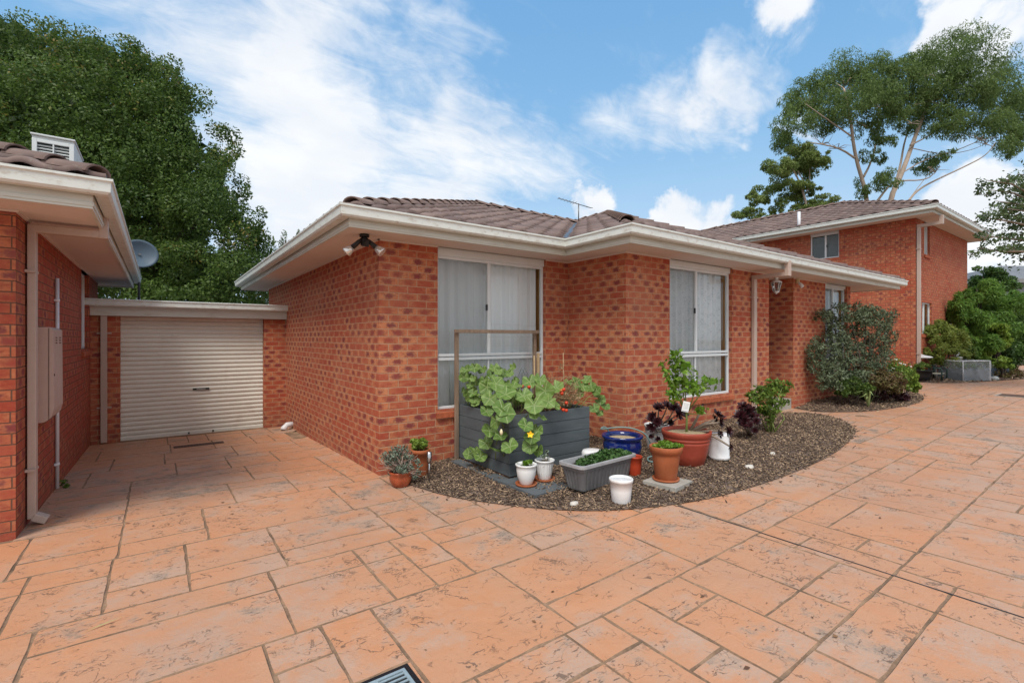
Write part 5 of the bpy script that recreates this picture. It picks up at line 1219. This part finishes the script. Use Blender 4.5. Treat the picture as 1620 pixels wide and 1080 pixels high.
# terracotta pot on paver
x, y = 2.13, -2.36; z = bz(x, y)
pv = thing('concrete_paver', 'square concrete paver under the terracotta pot', 'paver', (x, y, z-.02)); mb = MB(); mb.cbox((-.0, -.02, .015), (.36, .36, .05), Matrix.Rotation(.15, 3, 'Z')); mb.build('slab', M_CONC, pv, local=True, bevel=.005)
zp = z+.02; saucer(x, y, .135, 'terracotta saucer on the concrete paver', zp)
pot('terracotta_pot', 'classic terracotta pot with thick rim standing on a concrete paver', x, y, [(.10, 0), (.105, .008), (.140, .255), (.142, .27), (.158, .272), (.166, .33), (.162, .338), (.148, .338), (.14, .30), (.10, .1)], M_TERR, M_SOIL, .315, .144, z=zp+.012)
shrub('groundcover_plant', 'low trailing green plant in the thick rimmed terracotta pot', (x, y, zp+.32), [(x+.04, y-.02, zp+.362, .12, .12, .035), (x-.06, y, zp+.355, .10, .10, .03), (x+.08, y-.06, zp+.35, .08, .08, .03)], 1500, .026, LM_CIT, 'plant', 20, 46, .5, 10, .4, bark=M_DRY, sr=.002)
# front white bucket
x, y = 1.43, -2.38; t_ = pot('white_bucket', 'white plastic bucket standing open at the front of the mulch', x, y, wallprof(.088, .105, .22, .004, .006, .03), M_BUCK, None, cat='bucket', z=bz(x, y))
mb = MB(); mb.lathe([(.001, .195), (.099, .197), (.099, .194)], n=30); mb.build('lid', M_BUCK, t_, local=True)
# big red-brown pot with citrus
x, y = 2.82, -2.13; z = bz(x, y)-.015
pot('large_red_pot', 'large brick red patterned pot holding the citrus tree', x, y, [(.175, 0), (.19, .01), (.222, .12), (.246, .24), (.252, .262), (.244, .268), (.256, .275), (.260, .30), (.252, .305), (.267, .315), (.273, .36), (.271, .378), (.256, .38), (.247, .36), (.24, .30)], M_REDP, M_STRAW, .345, .246, z=z, n=64)
ct = thing('citrus_tree', 'young bright green citrus tree with a white tag in the large red pot', 'tree', (x, y, z+.34)); mb = MB(); F5 = 5.44
base = Vector((x, y, z+.34)); kn = at(1088, 655, F5+.06); kn = Vector((x, y, kn.z))
mb.tube([base, (x+.005, y, base.z+.15), kn], [.014, .012, .010], 8)
tips = [(1075, 560, 0), (1062, 600, .05), (1100, 610, -.05), (1128, 598, 0), (1110, 655, 0), (1050, 578, .1), (1082, 590, 0)]
for (u, v, dF) in tips: e = at(u, v, F5+dF); mb.tube([kn, kn.lerp(e, .5)+Vector((rq.gauss(0, .02), rq.gauss(0, .02), 0)), e], [.009, .006, .003], 6)
mb.build('trunk', M_STEM, ct)
leafmesh('foliage', [pc(u, v, F5+dF, r, rv) for (u, v, dF, r, rv) in [(1072, 562, 0, 13, 16), (1078, 590, 0, 18, 18), (1055, 580, .1, 14, 10), (1085, 612, 0, 22, 14), (1066, 620, 0, 14, 16), (1100, 615, -.05, 16, 12), (1125, 600, 0, 14, 8), (1118, 610, 0, 12, 8), (1112, 652, 0, 12, 9), (1062, 600, .05, 12, 10)]], 620, .075, LM_CIT, ct, .5, 7, .5, seed=51, jitter=.5)
tgp = at(1085, 643, F5-.1); mb = MB(); Mx = Matrix.Rotation(R_(-40), 3, 'Z') @ Matrix.Rotation(R_(12), 3, 'Y'); mb.cbox(tgp, (.075, .003, .115), Mx); tg_ = mb.build('plant_tag', pm('white_label', (.8, .82, .82), .4, .02), ct)
mb = MB()
for k in range(6): mb.cbox(tgp+Mx @ Vector((0, -.0022, .035-.012*k)), (.055, .001, .003), Mx)
mb.cbox(tgp+Mx @ Vector((0, -.0022, -.048)), (.068, .001, .008), Mx); mb.build('print', pm('grey_print', (.35, .37, .38), .6), tg_)
# white buckets with aeoniums
def rosettes(name, label, base, tips, m=LM_AEO, rr=.055, seed=1, bark=M_BARK, sr=.012, cat='plant'):
    t_ = thing(name, label, cat, base); rnd = random.Random(seed); mb = MB()
    for (p, r) in tips:
        lv = []; ti = []
        p = Vector(p); b = Vector(base); m_ = b.lerp(p, .55)+Vector((rnd.gauss(0, .03), rnd.gauss(0, .03), rnd.gauss(0, .02))); mb.tube([b, m_, p], [sr, sr*.75, sr*.5], 6)
        ax = (p-m_).normalized(); s1 = ax.orthogonal().normalized(); s2 = ax.cross(s1)
        for k in range(30):
            a = k*2.39996; f = (k/30)**.6; el = R_(80-70*f+rnd.gauss(0, 6)); L_ = r*(.45+.75*f); d = (s1*math.cos(a)+s2*math.sin(a))*math.cos(el)+ax*math.sin(el); sdv = ax.cross(d).normalized()*L_*.23; nn = d.cross(sdv).normalized()*L_*.08; g_ = p+ax*.0
            lv += [g_, g_+d*L_*.7+sdv-nn, g_+d*L_*1.1, g_+d*L_*.7-sdv-nn]; tt = rnd.random(); ti += [tt*.6+.4*(1-f)]*4
        V = np.array([tuple(v) for v in lv]); fastmesh('rosette', V, np.arange(len(V)).reshape(-1, 4), m, t_, tint=np.array(ti))
    mb.build('stems', bark, t_); return t_
x, y = 3.08, -1.52; z = bz(x, y); pot('white_bucket', 'white plastic bucket of dark succulents by the brick corner', x, y, wallprof(.125, .15, .30, .005, .006, .035), M_BUCK, M_SOIL, .25, .138, cat='bucket', z=z)
FR = 5.9
rosettes('aeonium', 'dark purple aeonium on bare branching stems in the back white bucket', (x, y, z+.25), [(at(u, v, FR+dF), r) for (u, v, dF, r) in [(1042, 645, 0, .075), (1056, 642, .05, .07), (1068, 645, -.05, .075), (1032, 660, .05, .07), (1040, 668, -.1, .065), (1074, 655, -.1, .07), (1082, 655, 0, .06), (1030, 676, -.1, .06), (1060, 668, .1, .05), (1030, 690, -.22, .03), (1041, 694, -.26, .032), (1052, 684, -.1, .05)]], seed=5)
x, y = 3.20, -2.30; z = bz(x, y); pot('white_bucket', 'upturned white bucket on the mulch right of the large red pot', x, y, [(.116, 0), (.118, .03), (.113, .034), (.111, .27), (.110, .285), (.103, .292), (.001, .293)], M_BUCK, None, cat='bucket', z=z)
rosettes('aeonium', 'leaning aeonium with thick bare stems between the red pot and upturned bucket', (2.95, -2.08, bz(2.95, -2.08)+.30), [(at(u, v, 5.5+dF), r) for (u, v, dF, r) in [(1136, 658, 0, .085), (1130, 664, .05, .07), (1139, 668, -.05, .06), (1138, 686, -.1, .05), (1152, 682, -.15, .06), (1112, 640, .1, .02), (1155, 706, -.25, .035)]], seed=6, sr=.018)
x, y = 4.35, -1.95; z = bz(x, y); rosettes('aeonium', 'dark aeonium growing from the mulch left of the small green shrub', (x+.18, y, z), [(at(u, v, 6.5+dF), r) for (u, v, dF, r) in [(1176, 643, 0, .08), (1184, 650, .05, .10), (1172, 657, -.05, .09), (1190, 660, 0, .10), (1178, 668, -.1, .09), (1196, 666, -.1, .06), (1194, 681, -.2, .045), (1186, 672, -.15, .05)]], seed=7)
rosettes('aeonium', 'tiny dark aeonium close to the ground behind the upturned bucket', (3.55, -2.2, bz(3.55, -2.2)), [((3.5, -2.25, bz(3.5, -2.25)+.08), .05)], seed=8, sr=.006)
x, y = 4.88, -2.05; z = bz(x, y); FS = 6.8
ts = shrub('young_shrub', 'small glossy green shrub with a bare trunk near the porch step', (x, y, z), [pc(u, v, FS+dF, r, rv) for (u, v, dF, r, rv) in [(1208, 625, 0, 18, 14), (1225, 618, .1, 18, 14), (1238, 612, 0, 14, 10), (1212, 645, 0, 18, 12), (1195, 628, -.05, 12, 10), (1228, 640, 0, 14, 12), (1218, 660, 0, 12, 10), (1222, 603, .05, 12, 8)]], 1900, .06, LM_MID, seed=52, stems=8, wd=.45, bark=M_STEM, sr=.012)
# ------------------------------------------------------------------ pumpkin vine in the planter
def pumpleaf(c_, nrm_, dr, R0, V, F, TI, ti, cup=.18, lobe=.09):
    nrm_ = Vector(nrm_).normalized(); d = Vector(dr); d = (d-nrm_*d.dot(nrm_)).normalized(); s_ = nrm_.cross(d); i0 = len(V); V.append(tuple(Vector(c_)-nrm_*R0*.16)); TI.append(ti*.55); VN.append(1.)
    n = 30
    for ring in (.55, 1.0):
        for k in range(n):
            a = 2*math.pi*k/n; lob = 1+lobe*math.cos(5*a)+.03*math.cos(10*a)+.035*math.sin(15*a+ti*9)
            lob *= 1-.62*math.exp(-((abs(a-math.pi))/.25)**2)
            r = R0*lob*ring; wv = cup*R0*(ring**2)*(.9+.9*math.cos(5*a+ti*7)+.6*math.sin(3*a+ti*11))
            V.append(tuple(Vector(c_)+d*math.cos(a)*r+s_*math.sin(a)*r+nrm_*(wv*.45-.10*R0*ring*math.cos(5*a+math.pi)*.6))); TI.append(ti if ring == 1 else ti*.85); VN.append(max(math.cos(5*a), 0) if ring < 1 else max(math.cos(5*a), 0)*.9)
    for k in range(n):
        F.append((i0, i0+1+k, i0+1+(k+1) % n)); 
    for k in range(n):
        a_, b_ = i0+1+k, i0+1+(k+1) % n; F.append((a_, a_+n, b_+n)); F.append((a_, b_+n, b_))
VN = []
def leafplant(name, label, base, leaves, m, seed, stem=M_STEM, cat='plant', cup=.18, sr=.004, lobe=.065):
    t_ = thing(name, label, cat, base); rnd = random.Random(seed); V = []; F = []; TI = []; mb = MB(); VN.clear()
    for (p, R0, nd, dr, rootp) in leaves:
        ti = rnd.random() if not isinstance(R0, tuple) else R0[1]; R1 = R0 if not isinstance(R0, tuple) else R0[0]
        pumpleaf(p, nd, dr, R1, V, F, TI, ti, cup, lobe); rp = Vector(rootp); pp = Vector(p)-Vector(nd).normalized()*R1*.1
        mb.tube([rp, rp.lerp(pp, .5)+Vector((0, 0, .04)), pp], [sr, sr*.8, sr*.6], 5)
    mb.build('stems', stem, t_); fastmesh('leaves', np.array(V), np.array(F), m, t_, tint=np.array(TI), vein=VN, smooth=True); return t_
rp_ = random.Random(21)
tocam = Vector((-.55, -.75, .55))
def lf(u, v, F, r, ti=None, root=None, dn=.0):
    r = r*.78; p = at(u, v, F); nd = tocam+Vector((rp_.gauss(0, .45), rp_.gauss(0, .45), rp_.gauss(.3, .4))); dr = Vector((rp_.gauss(-.3, .5), rp_.gauss(-.5, .3), -.6-dn)); R0 = r*F/FPX
    rt_ = root or Vector((min(max(p.x, 1.08), 2.1)+.0, min(max(p.y, -1.1), -.2), .70)); return (p, (R0, rp_.random() if ti is None else ti), nd, dr, rt_)
geran = []
for k in range(72):
    u = rp_.uniform(733, 822); v = rp_.uniform(580, 634)-(u-735)*.02; geran.append(lf(u, v, 6.0+rp_.uniform(-.15, .15), rp_.uniform(7, 11), rp_.uniform(.1, .85)))
for (u, v) in ((741, 628), (760, 625), (752, 636), (765, 631)): geran.append(lf(u, v, 5.85, 10, 1.0))
leafplant('pumpkin_vine', 'round leaved pumpkin vine climbing at the left of the planter', (1.2, -.4, .70), geran, LM_PUMP, 1, cup=.3, lobe=.05, sr=.003)
L1 = [lf(u, v, F, r, ti) for (u, v, F, r, ti) in [(770, 612, 5.6, 17, .5), (785, 606, 5.55, 18, .7), (800, 622, 5.35, 21, .6), (812, 610, 5.5, 18, .6), (828, 625, 5.4, 18, .7), (845, 640, 5.15, 20, .75), (862, 618, 5.4, 20, .8), (880, 612, 5.5, 16, .9), (795, 645, 5.15, 20, .4), (775, 630, 5.4, 17, .6), (838, 603, 5.7, 16, .5), (868, 635, 5.3, 15, .85), (878, 640, 5.35, 13, .6), (855, 600, 5.7, 14, .7), (770, 650, 5.35, 14, .3)]]
L1 += [lf(u, v, F, r, ti, root=Vector(rt_), dn=.6) for (u, v, F, r, ti, rt_) in [(785, 665, 5.25, 17, .4, (1.0, -1.1, .6)), (800, 655, 5.1, 20, .3, (1.0, -1.1, .7)), (775, 680, 5.4, 17, .5, (1.0, -.9, .5)), (768, 700, 5.5, 15, .45, (.95, -.9, .35)), (752, 712, 5.6, 15, .55, (.95, -.8, .3)), (785, 712, 5.3, 16, .5, (.95, -1.0, .25)), (806, 705, 5.1, 18, .6, (.98, -1.1, .3)), (760, 722, 5.5, 14, .6, (.95, -.8, .25)), (742, 718, 5.7, 12, .7, (.95, -.7, .25)), (792, 690, 5.2, 15, .3, (.95, -1.0, .4)),
    (832, 672, 5.1, 16, .3, (1.15, -1.24, .7)), (842, 690, 5.15, 17, .35, (1.2, -1.24, .5)), (850, 680, 5.2, 13, .45, (1.2, -1.24, .6)), (838, 705, 5.15, 16, .55, (1.2, -1.24, .45)), (852, 712, 5.2, 13, .5, (1.25, -1.24, .4)), (858, 660, 5.2, 10, .5, (1.3, -1.24, .7)), (845, 655, 5.15, 11, .5, (1.2, -1.2, .7))]]
pv_ = leafplant('pumpkin_vine', 'large leaved pumpkin vine trailing over the near corner of the planter', (1.3, -.9, .70), L1, LM_PUMP, 2, sr=.006)
fl = MB(); fp = at(839, 687, 5.02); ax = Vector((-.5, -.7, .3)).normalized(); s1 = ax.orthogonal().normalized(); s2 = ax.cross(s1)
for k in range(5):
    a = k*1.2566; d = s1*math.cos(a)+s2*math.sin(a); sv = ax.cross(d); p = fp; fl.quad(p-ax*.02, p+d*.018+sv*.014, p+d*.04+ax*.008, p+d*.018-sv*.014)
fl.build('flower', pm('yellow_petals', (.85, .55, .03), .6), pv_)
fl = MB(); fp = at(793, 683, 5.05); fl.tube([fp+Vector((0, 0, .03)), fp, fp-Vector((0, 0, .03))], [.006, .018, .012], 8); fl.build('flower', pm('cream_petals', (.7, .62, .38), .6), pv_)
L2 = [lf(u, v, 6.2+d, r, ti) for (u, v, d, r, ti) in [(910, 606, 0, 13, .4), (922, 610, .05, 14, .5), (935, 612, 0, 12, .45), (944, 618, -.05, 11, .4), (928, 600, .1, 11, .5), (900, 604, .05, 10, .7), (918, 622, 0, 10, .3)]]
L2 += [lf(u, v, 6.2+d, r, ti, root=Vector((2.2, -.9, .72))) for (u, v, d, r, ti) in [(950, 632, 0, 11, .3), (940, 645, -.05, 11, .35), (958, 642, 0, 10, .3), (948, 652, 0, 9, .4), (945, 626, 0, 9, .5)]]
leafplant('pumpkin_vine', 'small pumpkin vine spilling over the right end of the planter', (2.1, -.7, .70), L2, LM_PUMP, 3, cup=.1)
# dead tomato plant with fruit
tm = thing('tomato_plant', 'dried tomato plant with red tomatoes in the planter', 'plant', (1.95, -.8, .70)); mb = MB(); rnd = random.Random(8)
for k in range(90):
    b = Vector((rnd.uniform(1.72, 2.12), rnd.uniform(-1.0, -.5), .70)); c_ = at(rnd.uniform(868, 925), rnd.uniform(590, 640), 5.9+rnd.uniform(-.2, .2)); m_ = b.lerp(c_, .5)+Vector((rnd.gauss(0, .07), rnd.gauss(0, .07), rnd.gauss(.05, .05))); mb.tube([b, m_, c_, c_+Vector((rnd.gauss(0, .04), rnd.gauss(0, .04), rnd.gauss(-.02, .03)))], [.004, .003, .002, .0015], 4)
mb.build('stems', M_DRY, tm)
leafmesh('dry_leaves', [pc(895, 620, 5.9, 22, 16), pc(860, 600, 5.9, 12, 10), pc(885, 585, 6.0, 5, 10), pc(903, 632, 5.8, 14, 8)], 500, .035, leafmat('dead_leaf', (.22, .13, .07), (.45, .33, .18)), tm, .5, 12, .4, seed=61)
for (u, v) in ((826, 611), (837, 612), (888, 618), (892, 616), (891, 648), (885, 645), (896, 649), (889, 622), (896, 637)):
    f = MB(); p = at(u, v, 5.45 if u > 860 else 5.55); f.lathe([(.001, -.02), (.014, -.016), (.021, 0), (.017, .014), (.001, .019)], tuple(p), n=12); f.build('tomato', pm('tomato_red', (.55, .05, .015), .25), tm)
for i, (u, v0, v1, F, lab) in enumerate([(852, 640, 558, 5.9, 'broad wooden garden stake left of the tall frame post'), (846, 640, 562, 5.8, 'narrow wooden garden stake in the planter'), (892, 640, 558, 6.1, 'thin bare cane standing in the right of the planter')]):
    p0, p1 = at(u, v0, F), at(u-1, v1, F); t_ = thing('garden_stake', lab, 'stake', p0); mb = MB()
    if i == 0: mb.cbox((p0+p1)/2, (.035, .012, (p1-p0).length))
    else: mb.tube([p0, p1], .008 if i == 1 else .005, 6)
    mb.build('stick', M_DRY, t_)
wt = thing('wire_support', 'looped green wire plant support in the planter', 'plant support', at(826, 625, 5.8)); mb = MB()
for du in (0, 5): mb.tube([at(820+du, 625, 5.8+du*.02), at(821+du, 592, 5.8), at(825+du, 582, 5.8), at(829+du, 590, 5.8), at(831+du, 625, 5.8)], .003, 5)
mb.build('wire', pm('green_wire', (.07, .10, .08), .5), wt)
# herbs / grass behind
lowp = [(1.7+.1*k, -.35, .78) for k in range(4)]
shrub('herb_clump', 'fine leaved green herb clump at the back of the planter', (1.85, -.35, .70), [(a, b, c_, .08, .08, .08) for a, b, c_ in lowp], 900, .05, LM_MID, 'plant', 12, 62, .25, 8, .5, bark=M_STEM, sr=.003)
# ------------------------------------------------------------------ drains, litter
dg = thing('drain_grate', 'square blue grey drain grate set in the near driveway', 'drain', (-1.26, -3.40, .0)); gx0, gy0, gs = -1.41, -3.56, .31
mb = MB()
for (a, b) in (((gx0-.02, gy0-.02), (gx0+gs+.02, gy0)), ((gx0-.02, gy0+gs), (gx0+gs+.02, gy0+gs+.02)), ((gx0-.02, gy0), (gx0, gy0+gs)), ((gx0+gs, gy0), (gx0+gs+.02, gy0+gs))): mb.box((a[0], a[1], -.01), (b[0], b[1], .003))
mb.build('pit_rim', M_BLACK, dg)
mb = MB(); mb.box((gx0, gy0, -.009), (gx0+gs, gy0+gs, .0014)); mb.build('pit', M_DARK, dg)  # raised dark plate stands in for the shaded depth below the bars
mb = MB()
for (a, b) in (((gx0+.008, gy0+.008), (gx0+gs-.008, gy0+.024)), ((gx0+.008, gy0+gs-.024), (gx0+gs-.008, gy0+gs-.008)), ((gx0+.008, gy0+.024), (gx0+.024, gy0+gs-.024)), ((gx0+gs-.024, gy0+.024), (gx0+gs-.008, gy0+gs-.024)), ((gx0+gs/2-.01, gy0+.024), (gx0+gs/2+.01, gy0+gs-.024))): mb.box((a[0], a[1], -.002), (b[0], b[1], .008))
k = gy0+.045
while k < gy0+gs-.04: mb.box((gx0+.024, k, -.002), (gx0+gs-.024, k+.010, .006)); k += .028
mb.build('grate', M_DRAIN, dg)
gd = thing('floor_drain', 'dark rectangular drain cover in front of the garage door', 'drain', (-1.55, 3.9, -.13)); mb = MB(); z_ = zg(-1, 3.9)
mb.box((-1.88, 3.74, z_-.02), (-1.20, 3.92, z_+.009)); mb.build('frame', pm('rusty_iron', (.10, .065, .05), .9, .3, 20), gd)
mb = MB()
for k in range(16): mb.box((-1.86+k*.041, 3.76, z_+.009), (-1.845+k*.041, 3.90, z_+.013))
mb.build('bars', M_RAW, gd)
pl_ = at(1612, 634, 10.6); pt_ = thing('pit_lid', 'dark pit lid in the driveway at the right edge', 'pit lid', (pl_.x, pl_.y, zg(pl_.x, pl_.y))); mb = MB(); mb.box((-.3, -.3, -.01), (.3, .3, .008)); mb.build('cover', M_RAW, pt_, local=True)
mb = MB(); mb.box((-.34, -.34, -.01), (.34, .34, .005)); mb.build('frame', M_CONC, pt_, local=True)
# leaves and petals lying about
def litter(name, label, n, area, cols, sz, seed):
    rnd = random.Random(seed); V = []; TI = []
    for k in range(n):
        x, y = area(rnd); z = zg(x, y)+.006; a = rnd.random()*6.28; l = rnd.uniform(*sz); w_ = l*rnd.uniform(.3, .6); d = Vector((math.cos(a), math.sin(a), .0)); s_ = Vector((-d.y, d.x, 0)); c_ = Vector((x, y, z)); ti = rnd.random()
        V += [c_-d*l, c_+s_*w_+Vector((0, 0, l*.3)), c_+d*l, c_-s_*w_+Vector((0, 0, .002))]; TI += [ti]*4
    V = np.array([tuple(v) for v in V]); fastmesh(name, V, np.arange(len(V)).reshape(-1, 4), leafmat(name, *cols, trans=.01), tint=np.array(TI), label=label, category='litter', kind='stuff')
litter('fallen_petals', 'tiny pale petals scattered on the driveway beside the house wall', 90, lambda r: (-.1-abs(r.gauss(0, .5)), r.uniform(.2, 4.4)), ((.55, .42, .36), (.8, .76, .7)), (.006, .016), 71)
litter('fallen_leaves', 'small brown leaves scattered over the driveway', 90, lambda r: (r.uniform(-2.9, 6), r.uniform(-4.5, -3.05) if r.random() < .6 else r.uniform(-.5, .0)), ((.09, .04, .02), (.30, .16, .07)), (.008, .022), 72)
gl_ = at(165, 994, 2.68); mb = MB(); b = Vector((gl_.x-.08, gl_.y-.02, .006)); mb.quad(b, b+Vector((.06, .028, .004)), b+Vector((.17, .05, .01)), b+Vector((.06, .018, .004))); mb.build('gum_leaf', pm('pale_gum_leaf', (.42, .42, .16), .6), label='long pale green leaf lying on a slab joint in the foreground', cat='leaf')
for i, (x, y, r, lab) in enumerate([(3.28, -2.62, .045, 'white stone on the mulch in front of the upturned bucket'), (1.05, -2.15, .035, 'pale flat stone on the mulch left of the grey trough'), (3.95, -2.55, .03, 'small white stone on the mulch right of the upturned bucket')]):
    mb = MB(); mb.lathe([(r*.7, -.01), (r, .01), (r*.8, .028), (r*.3, .036), (.001, .037)], (x, y, bz(x, y)), n=9, flute=r*.12, fl=3, sx=1.4); mb.build('stone', pm('white_stone', (.62, .58, .52), .9, .15, 20), label=lab, cat='stone')
# dry twig weed by the left downpipe and conduit
shrub('weed', 'tiny weed at the foot of the white conduit', (XW+.06, 1.80, -.06), [(XW+.08, 1.80, -.02, .05, .07, .04)], 160, .03, LM_MID, 'weed', 4, 73, .5, 5, .5, sr=.002)
# ------------------------------------------------------------------ garden ornaments near the far house
def gp_(u, F): p = at(u, 560, F); return p.x, p.y
x, y = gp_(1456, 14.2); z = zg(x, y)+.02
bb = thing('bird_table', 'white scalloped bird table on a slim stem before the far corner', 'bird table', (x, y, z)); mb = MB(); mb.lathe([(.10, 0), (.10, .03), (.025, .05), (.022, .60), (.05, .63)], n=14); mb.build('stem', pm('verdigris', (.30, .33, .33), .6), bb, local=True)
mb = MB(); mb.lathe([(.05, .62), (.20, .635), (.275, .655), (.28, .675), (.22, .70), (.10, .725), (.03, .75), (.001, .76)], n=48, flute=.012, fl=10); mb.build('top', M_PVC, bb, local=True)
x, y = gp_(1457, 13.9); z = zg(x, y)+.02
pot('black_tub', 'black plastic tub below the white bird table', x, y, wallprof(.20, .26, .32, .01, .01, .03), M_BLACK, M_SOIL, .28, .24, z=z)
shrub('potted_plant', 'small green plant in the black tub', (x, y, z+.28), [(x, y, z+.42, .16, .16, .12)], 500, .08, LM_MID, 'plant', 6, 81, sr=.006)
x, y = gp_(1482, 14.0); z = zg(x, y)+.02
bn = thing('garden_bench', 'small black garden bench beside the net covered crate', 'bench', (x, y, z), None, R_(0))
for sx_ in (-.26, .26):
    mb = MB(); mb.tube([(sx_, .12, .36), (sx_, -.14, .37), (sx_, -.17, .30), (sx_, -.16, 0)], .018, 8); mb.tube([(sx_, .14, 0), (sx_, .12, .36), (sx_, .16, .45)], .018, 8); mb.build('side_frame', pm('dark_green_metal', (.02, .05, .04), .4), bn, local=True)
mb = MB()
for k in range(4): mb.box((-.25, -.13+k*.06, .20), (.25, -.085+k*.06, .215))
mb.build('seat', pm('pale_slats', (.42, .40, .32), .7), bn, local=True)
mb = MB(); mb.box((-.27, .14, .40), (.27, .165, .45)); mb.build('backrest', M_BLACK, bn, local=True)
x, y = gp_(1523, 14.2); z = zg(x, y)+.02; nt_ = thing('net_crate', 'boxy planter wrapped in pale grey netting in the far bed', 'planter', (x, y, z), None, R_(-25)); mb = MB()
mb.box((-.46, -.34, 0), (.46, .34, .32)); mb.build('crate', M_GREYP, nt_, local=True)
mb = MB(); nx = 18
def wob(a, b, c_): return (a+.015*math.sin(c_*19+b*23), b+.015*math.sin(c_*17+a*21), c_)
for (ax0, ay0, ax1, ay1) in ((-.5, -.38, .5, -.38), (.5, -.38, .5, .38), (.5, .38, -.5, .38), (-.5, .38, -.5, -.38)):
    for i in range(nx):
        for j in range(6):
            p = [(ax0+(ax1-ax0)*(i+di)/nx, ay0+(ay1-ay0)*(i+di)/nx, .58*(j+dj)/6) for di, dj in ((0, 0), (1, 0), (1, 1), (0, 1))]; mb.quad(*[wob(*q_) for q_ in p], sm=True)
for i in range(nx):
    for j in range(nx):
        p = [(-.5+(i+di)/nx, -.38+.76*(j+dj)/nx, .58) for di, dj in ((0, 0), (1, 0), (1, 1), (0, 1))]; mb.quad(*[wob(*q_) for q_ in p], sm=True)
mb.build('net', M_NET, nt_, local=True)
mb = MB()
for (a, b) in ((-.48, -.36), (.48, -.36), (.48, .36), (-.48, .36)): mb.tube([(a, b, 0), (a, b, .575)], .012, 6)
for (a, b, c_, d) in ((-.48, -.36, .48, -.36), (.48, -.36, .48, .36), (.48, .36, -.48, .36), (-.48, .36, -.48, -.36)): mb.tube([(a, b, .572), (c_, d, .572)], .012, 6)
mb.build('net_frame', M_PVC, nt_, local=True)
shrub('netted_plants', 'seedlings growing inside the netted crate', (x, y, z+.3), [(x, y, z+.42, .3, .22, .08)], 800, .06, LM_MID, 'plant', 8, 82, sr=.004)
x, y = gp_(1513, 15.0); z = zg(x, y)+.03; stt = thing('garden_statue', 'small grey bird statue behind the netted crate', 'statue', (x, y, z)); GS = pm('grey_stone', (.34, .36, .35), .9, .2, 8)
mb = MB(); mb.lathe([(.16, 0), (.16, .05), (.11, .08), (.10, .56), (.15, .60), (.15, .64)], n=16); mb.build('plinth', GS, stt, local=True)
mb = MB(); mb.tube([(-.17, 0, .68), (-.08, 0, .70), (.02, 0, .74), (.08, 0, .82), (.11, 0, .90), (.16, 0, .91), (.20, 0, .90)], [.02, .06, .085, .06, .045, .03, .008], 12); mb.build('bird', GS, stt, local=True)
x, y = gp_(1480, 15.0); z = zg(x, y)+.03; t_ = thing('garden_statue', 'slender pale stone figure in front of the light shrub', 'statue', (x-.1, y, z)); mb = MB(); mb.lathe([(.10, 0), (.10, .08), (.07, .1), (.055, .30), (.09, .5), (.07, .62), (.03, .68), (.055, .74), (.05, .80), (.001, .84)], n=16, sy=.8); mb.build('figure', pm('pale_stone', (.5, .52, .5), .85, .15, 9), t_, local=True)
x, y = gp_(1567, 15.2); z = zg(x, y)+.02; tt_ = thing('dark_trough', 'dark blue grey trough right of the netted crate', 'planter', (x, y, z), None, R_(-25)); mb = MB(); mb.box((-.48, -.18, 0), (.48, -.16, .30)); mb.box((-.48, .16, 0), (.48, .18, .30)); mb.box((-.48, -.16, 0), (-.46, .16, .30)); mb.box((.46, -.16, 0), (.48, .16, .30)); mb.box((-.46, -.16, 0), (.46, .16, .26)); mb.build('tub', pm('navy_trough', (.04, .06, .08), .5), tt_, local=True, bevel=.01)
shrub('grey_succulents', 'grey green succulents planted in the dark trough', (x, y, z+.26), [(x-.2, y+.1, z+.36, .22, .18, .10), (x+.15, y, z+.34, .2, .16, .08)], 900, .08, LM_BUSH, 'plant', 6, 83, sr=.006)
x, y = gp_(1549, 14.6); pot('red_pot', 'small dark red pot between the netted crate and the trough', x, y, wallprof(.07, .10, .24, .008, .004, .03), pm('maroon_pot', (.16, .02, .02), .4), M_SOIL, .21, .09, z=zg(x, y)+.02)
lowplant('ground_plant', 'low mixed foliage spilling at the right tip of the far bed', 1592, 592, 15, 22, 8, 1200, .07, LM_RED, 84)
x, y = gp_(1574, 14.3); 
for i, (du, F, lab) in enumerate([(0, 14.3, 'pale rock at the edge of the far bed, nearest the trough'), (-12, 14.2, 'pale rock at the edge of the far bed, nearest the netted crate')]):
    xx, yy = gp_(1574+du, F); mb = MB(); mb.lathe([(.08, -.02), (.10, .03), (.07, .09), (.001, .11)], (xx, yy, zg(xx, yy)+.02), n=9, flute=.012, fl=3, sx=1.3); mb.build('rock', GS, label=lab, cat='rock')
# overhead wires
mb = MB(); a, b = at(1470, 402, 30), at(1700, 384, 40)
for dz in (0, .12): mb.tube([a+Vector((0, 0, dz)), a.lerp(b, .5)+Vector((0, 0, dz-.25)), b+Vector((0, 0, dz))], .016, 5)
mb.build('power_line', M_BLACK, label='pair of overhead wires crossing behind the two storey house', cat='wire')

# ------------------------------------------------------------------ groups of like things
GR = {'aeonium': 'dark purple aeoniums', 'pumpkin_vine': 'pumpkin vines in the raised planter', 'saucer': 'terracotta saucers under pots', 'white_pot': 'white ceramic pots', 'seedling': 'seedlings in the white pots', 'white_bucket': 'white buckets among the pots',
      'terracotta_pot': 'terracotta pots', 'stone': 'pale stones lying on the mulch', 'rock': 'rocks edging the far bed', 'garden_stake': 'stakes in the raised planter', 'conifer': 'conifer tops behind the house', 'garden_statue': 'statues in the far bed', 'brick_house': 'orange brick houses', 'red_pot': 'small red pots', 'shrub': 'shrubs'}
for o in bpy.data.objects:
    b = o.name.split('.')[0]
    if o.parent is None and b in GR and o.get('label'): o['group'] = GR[b]
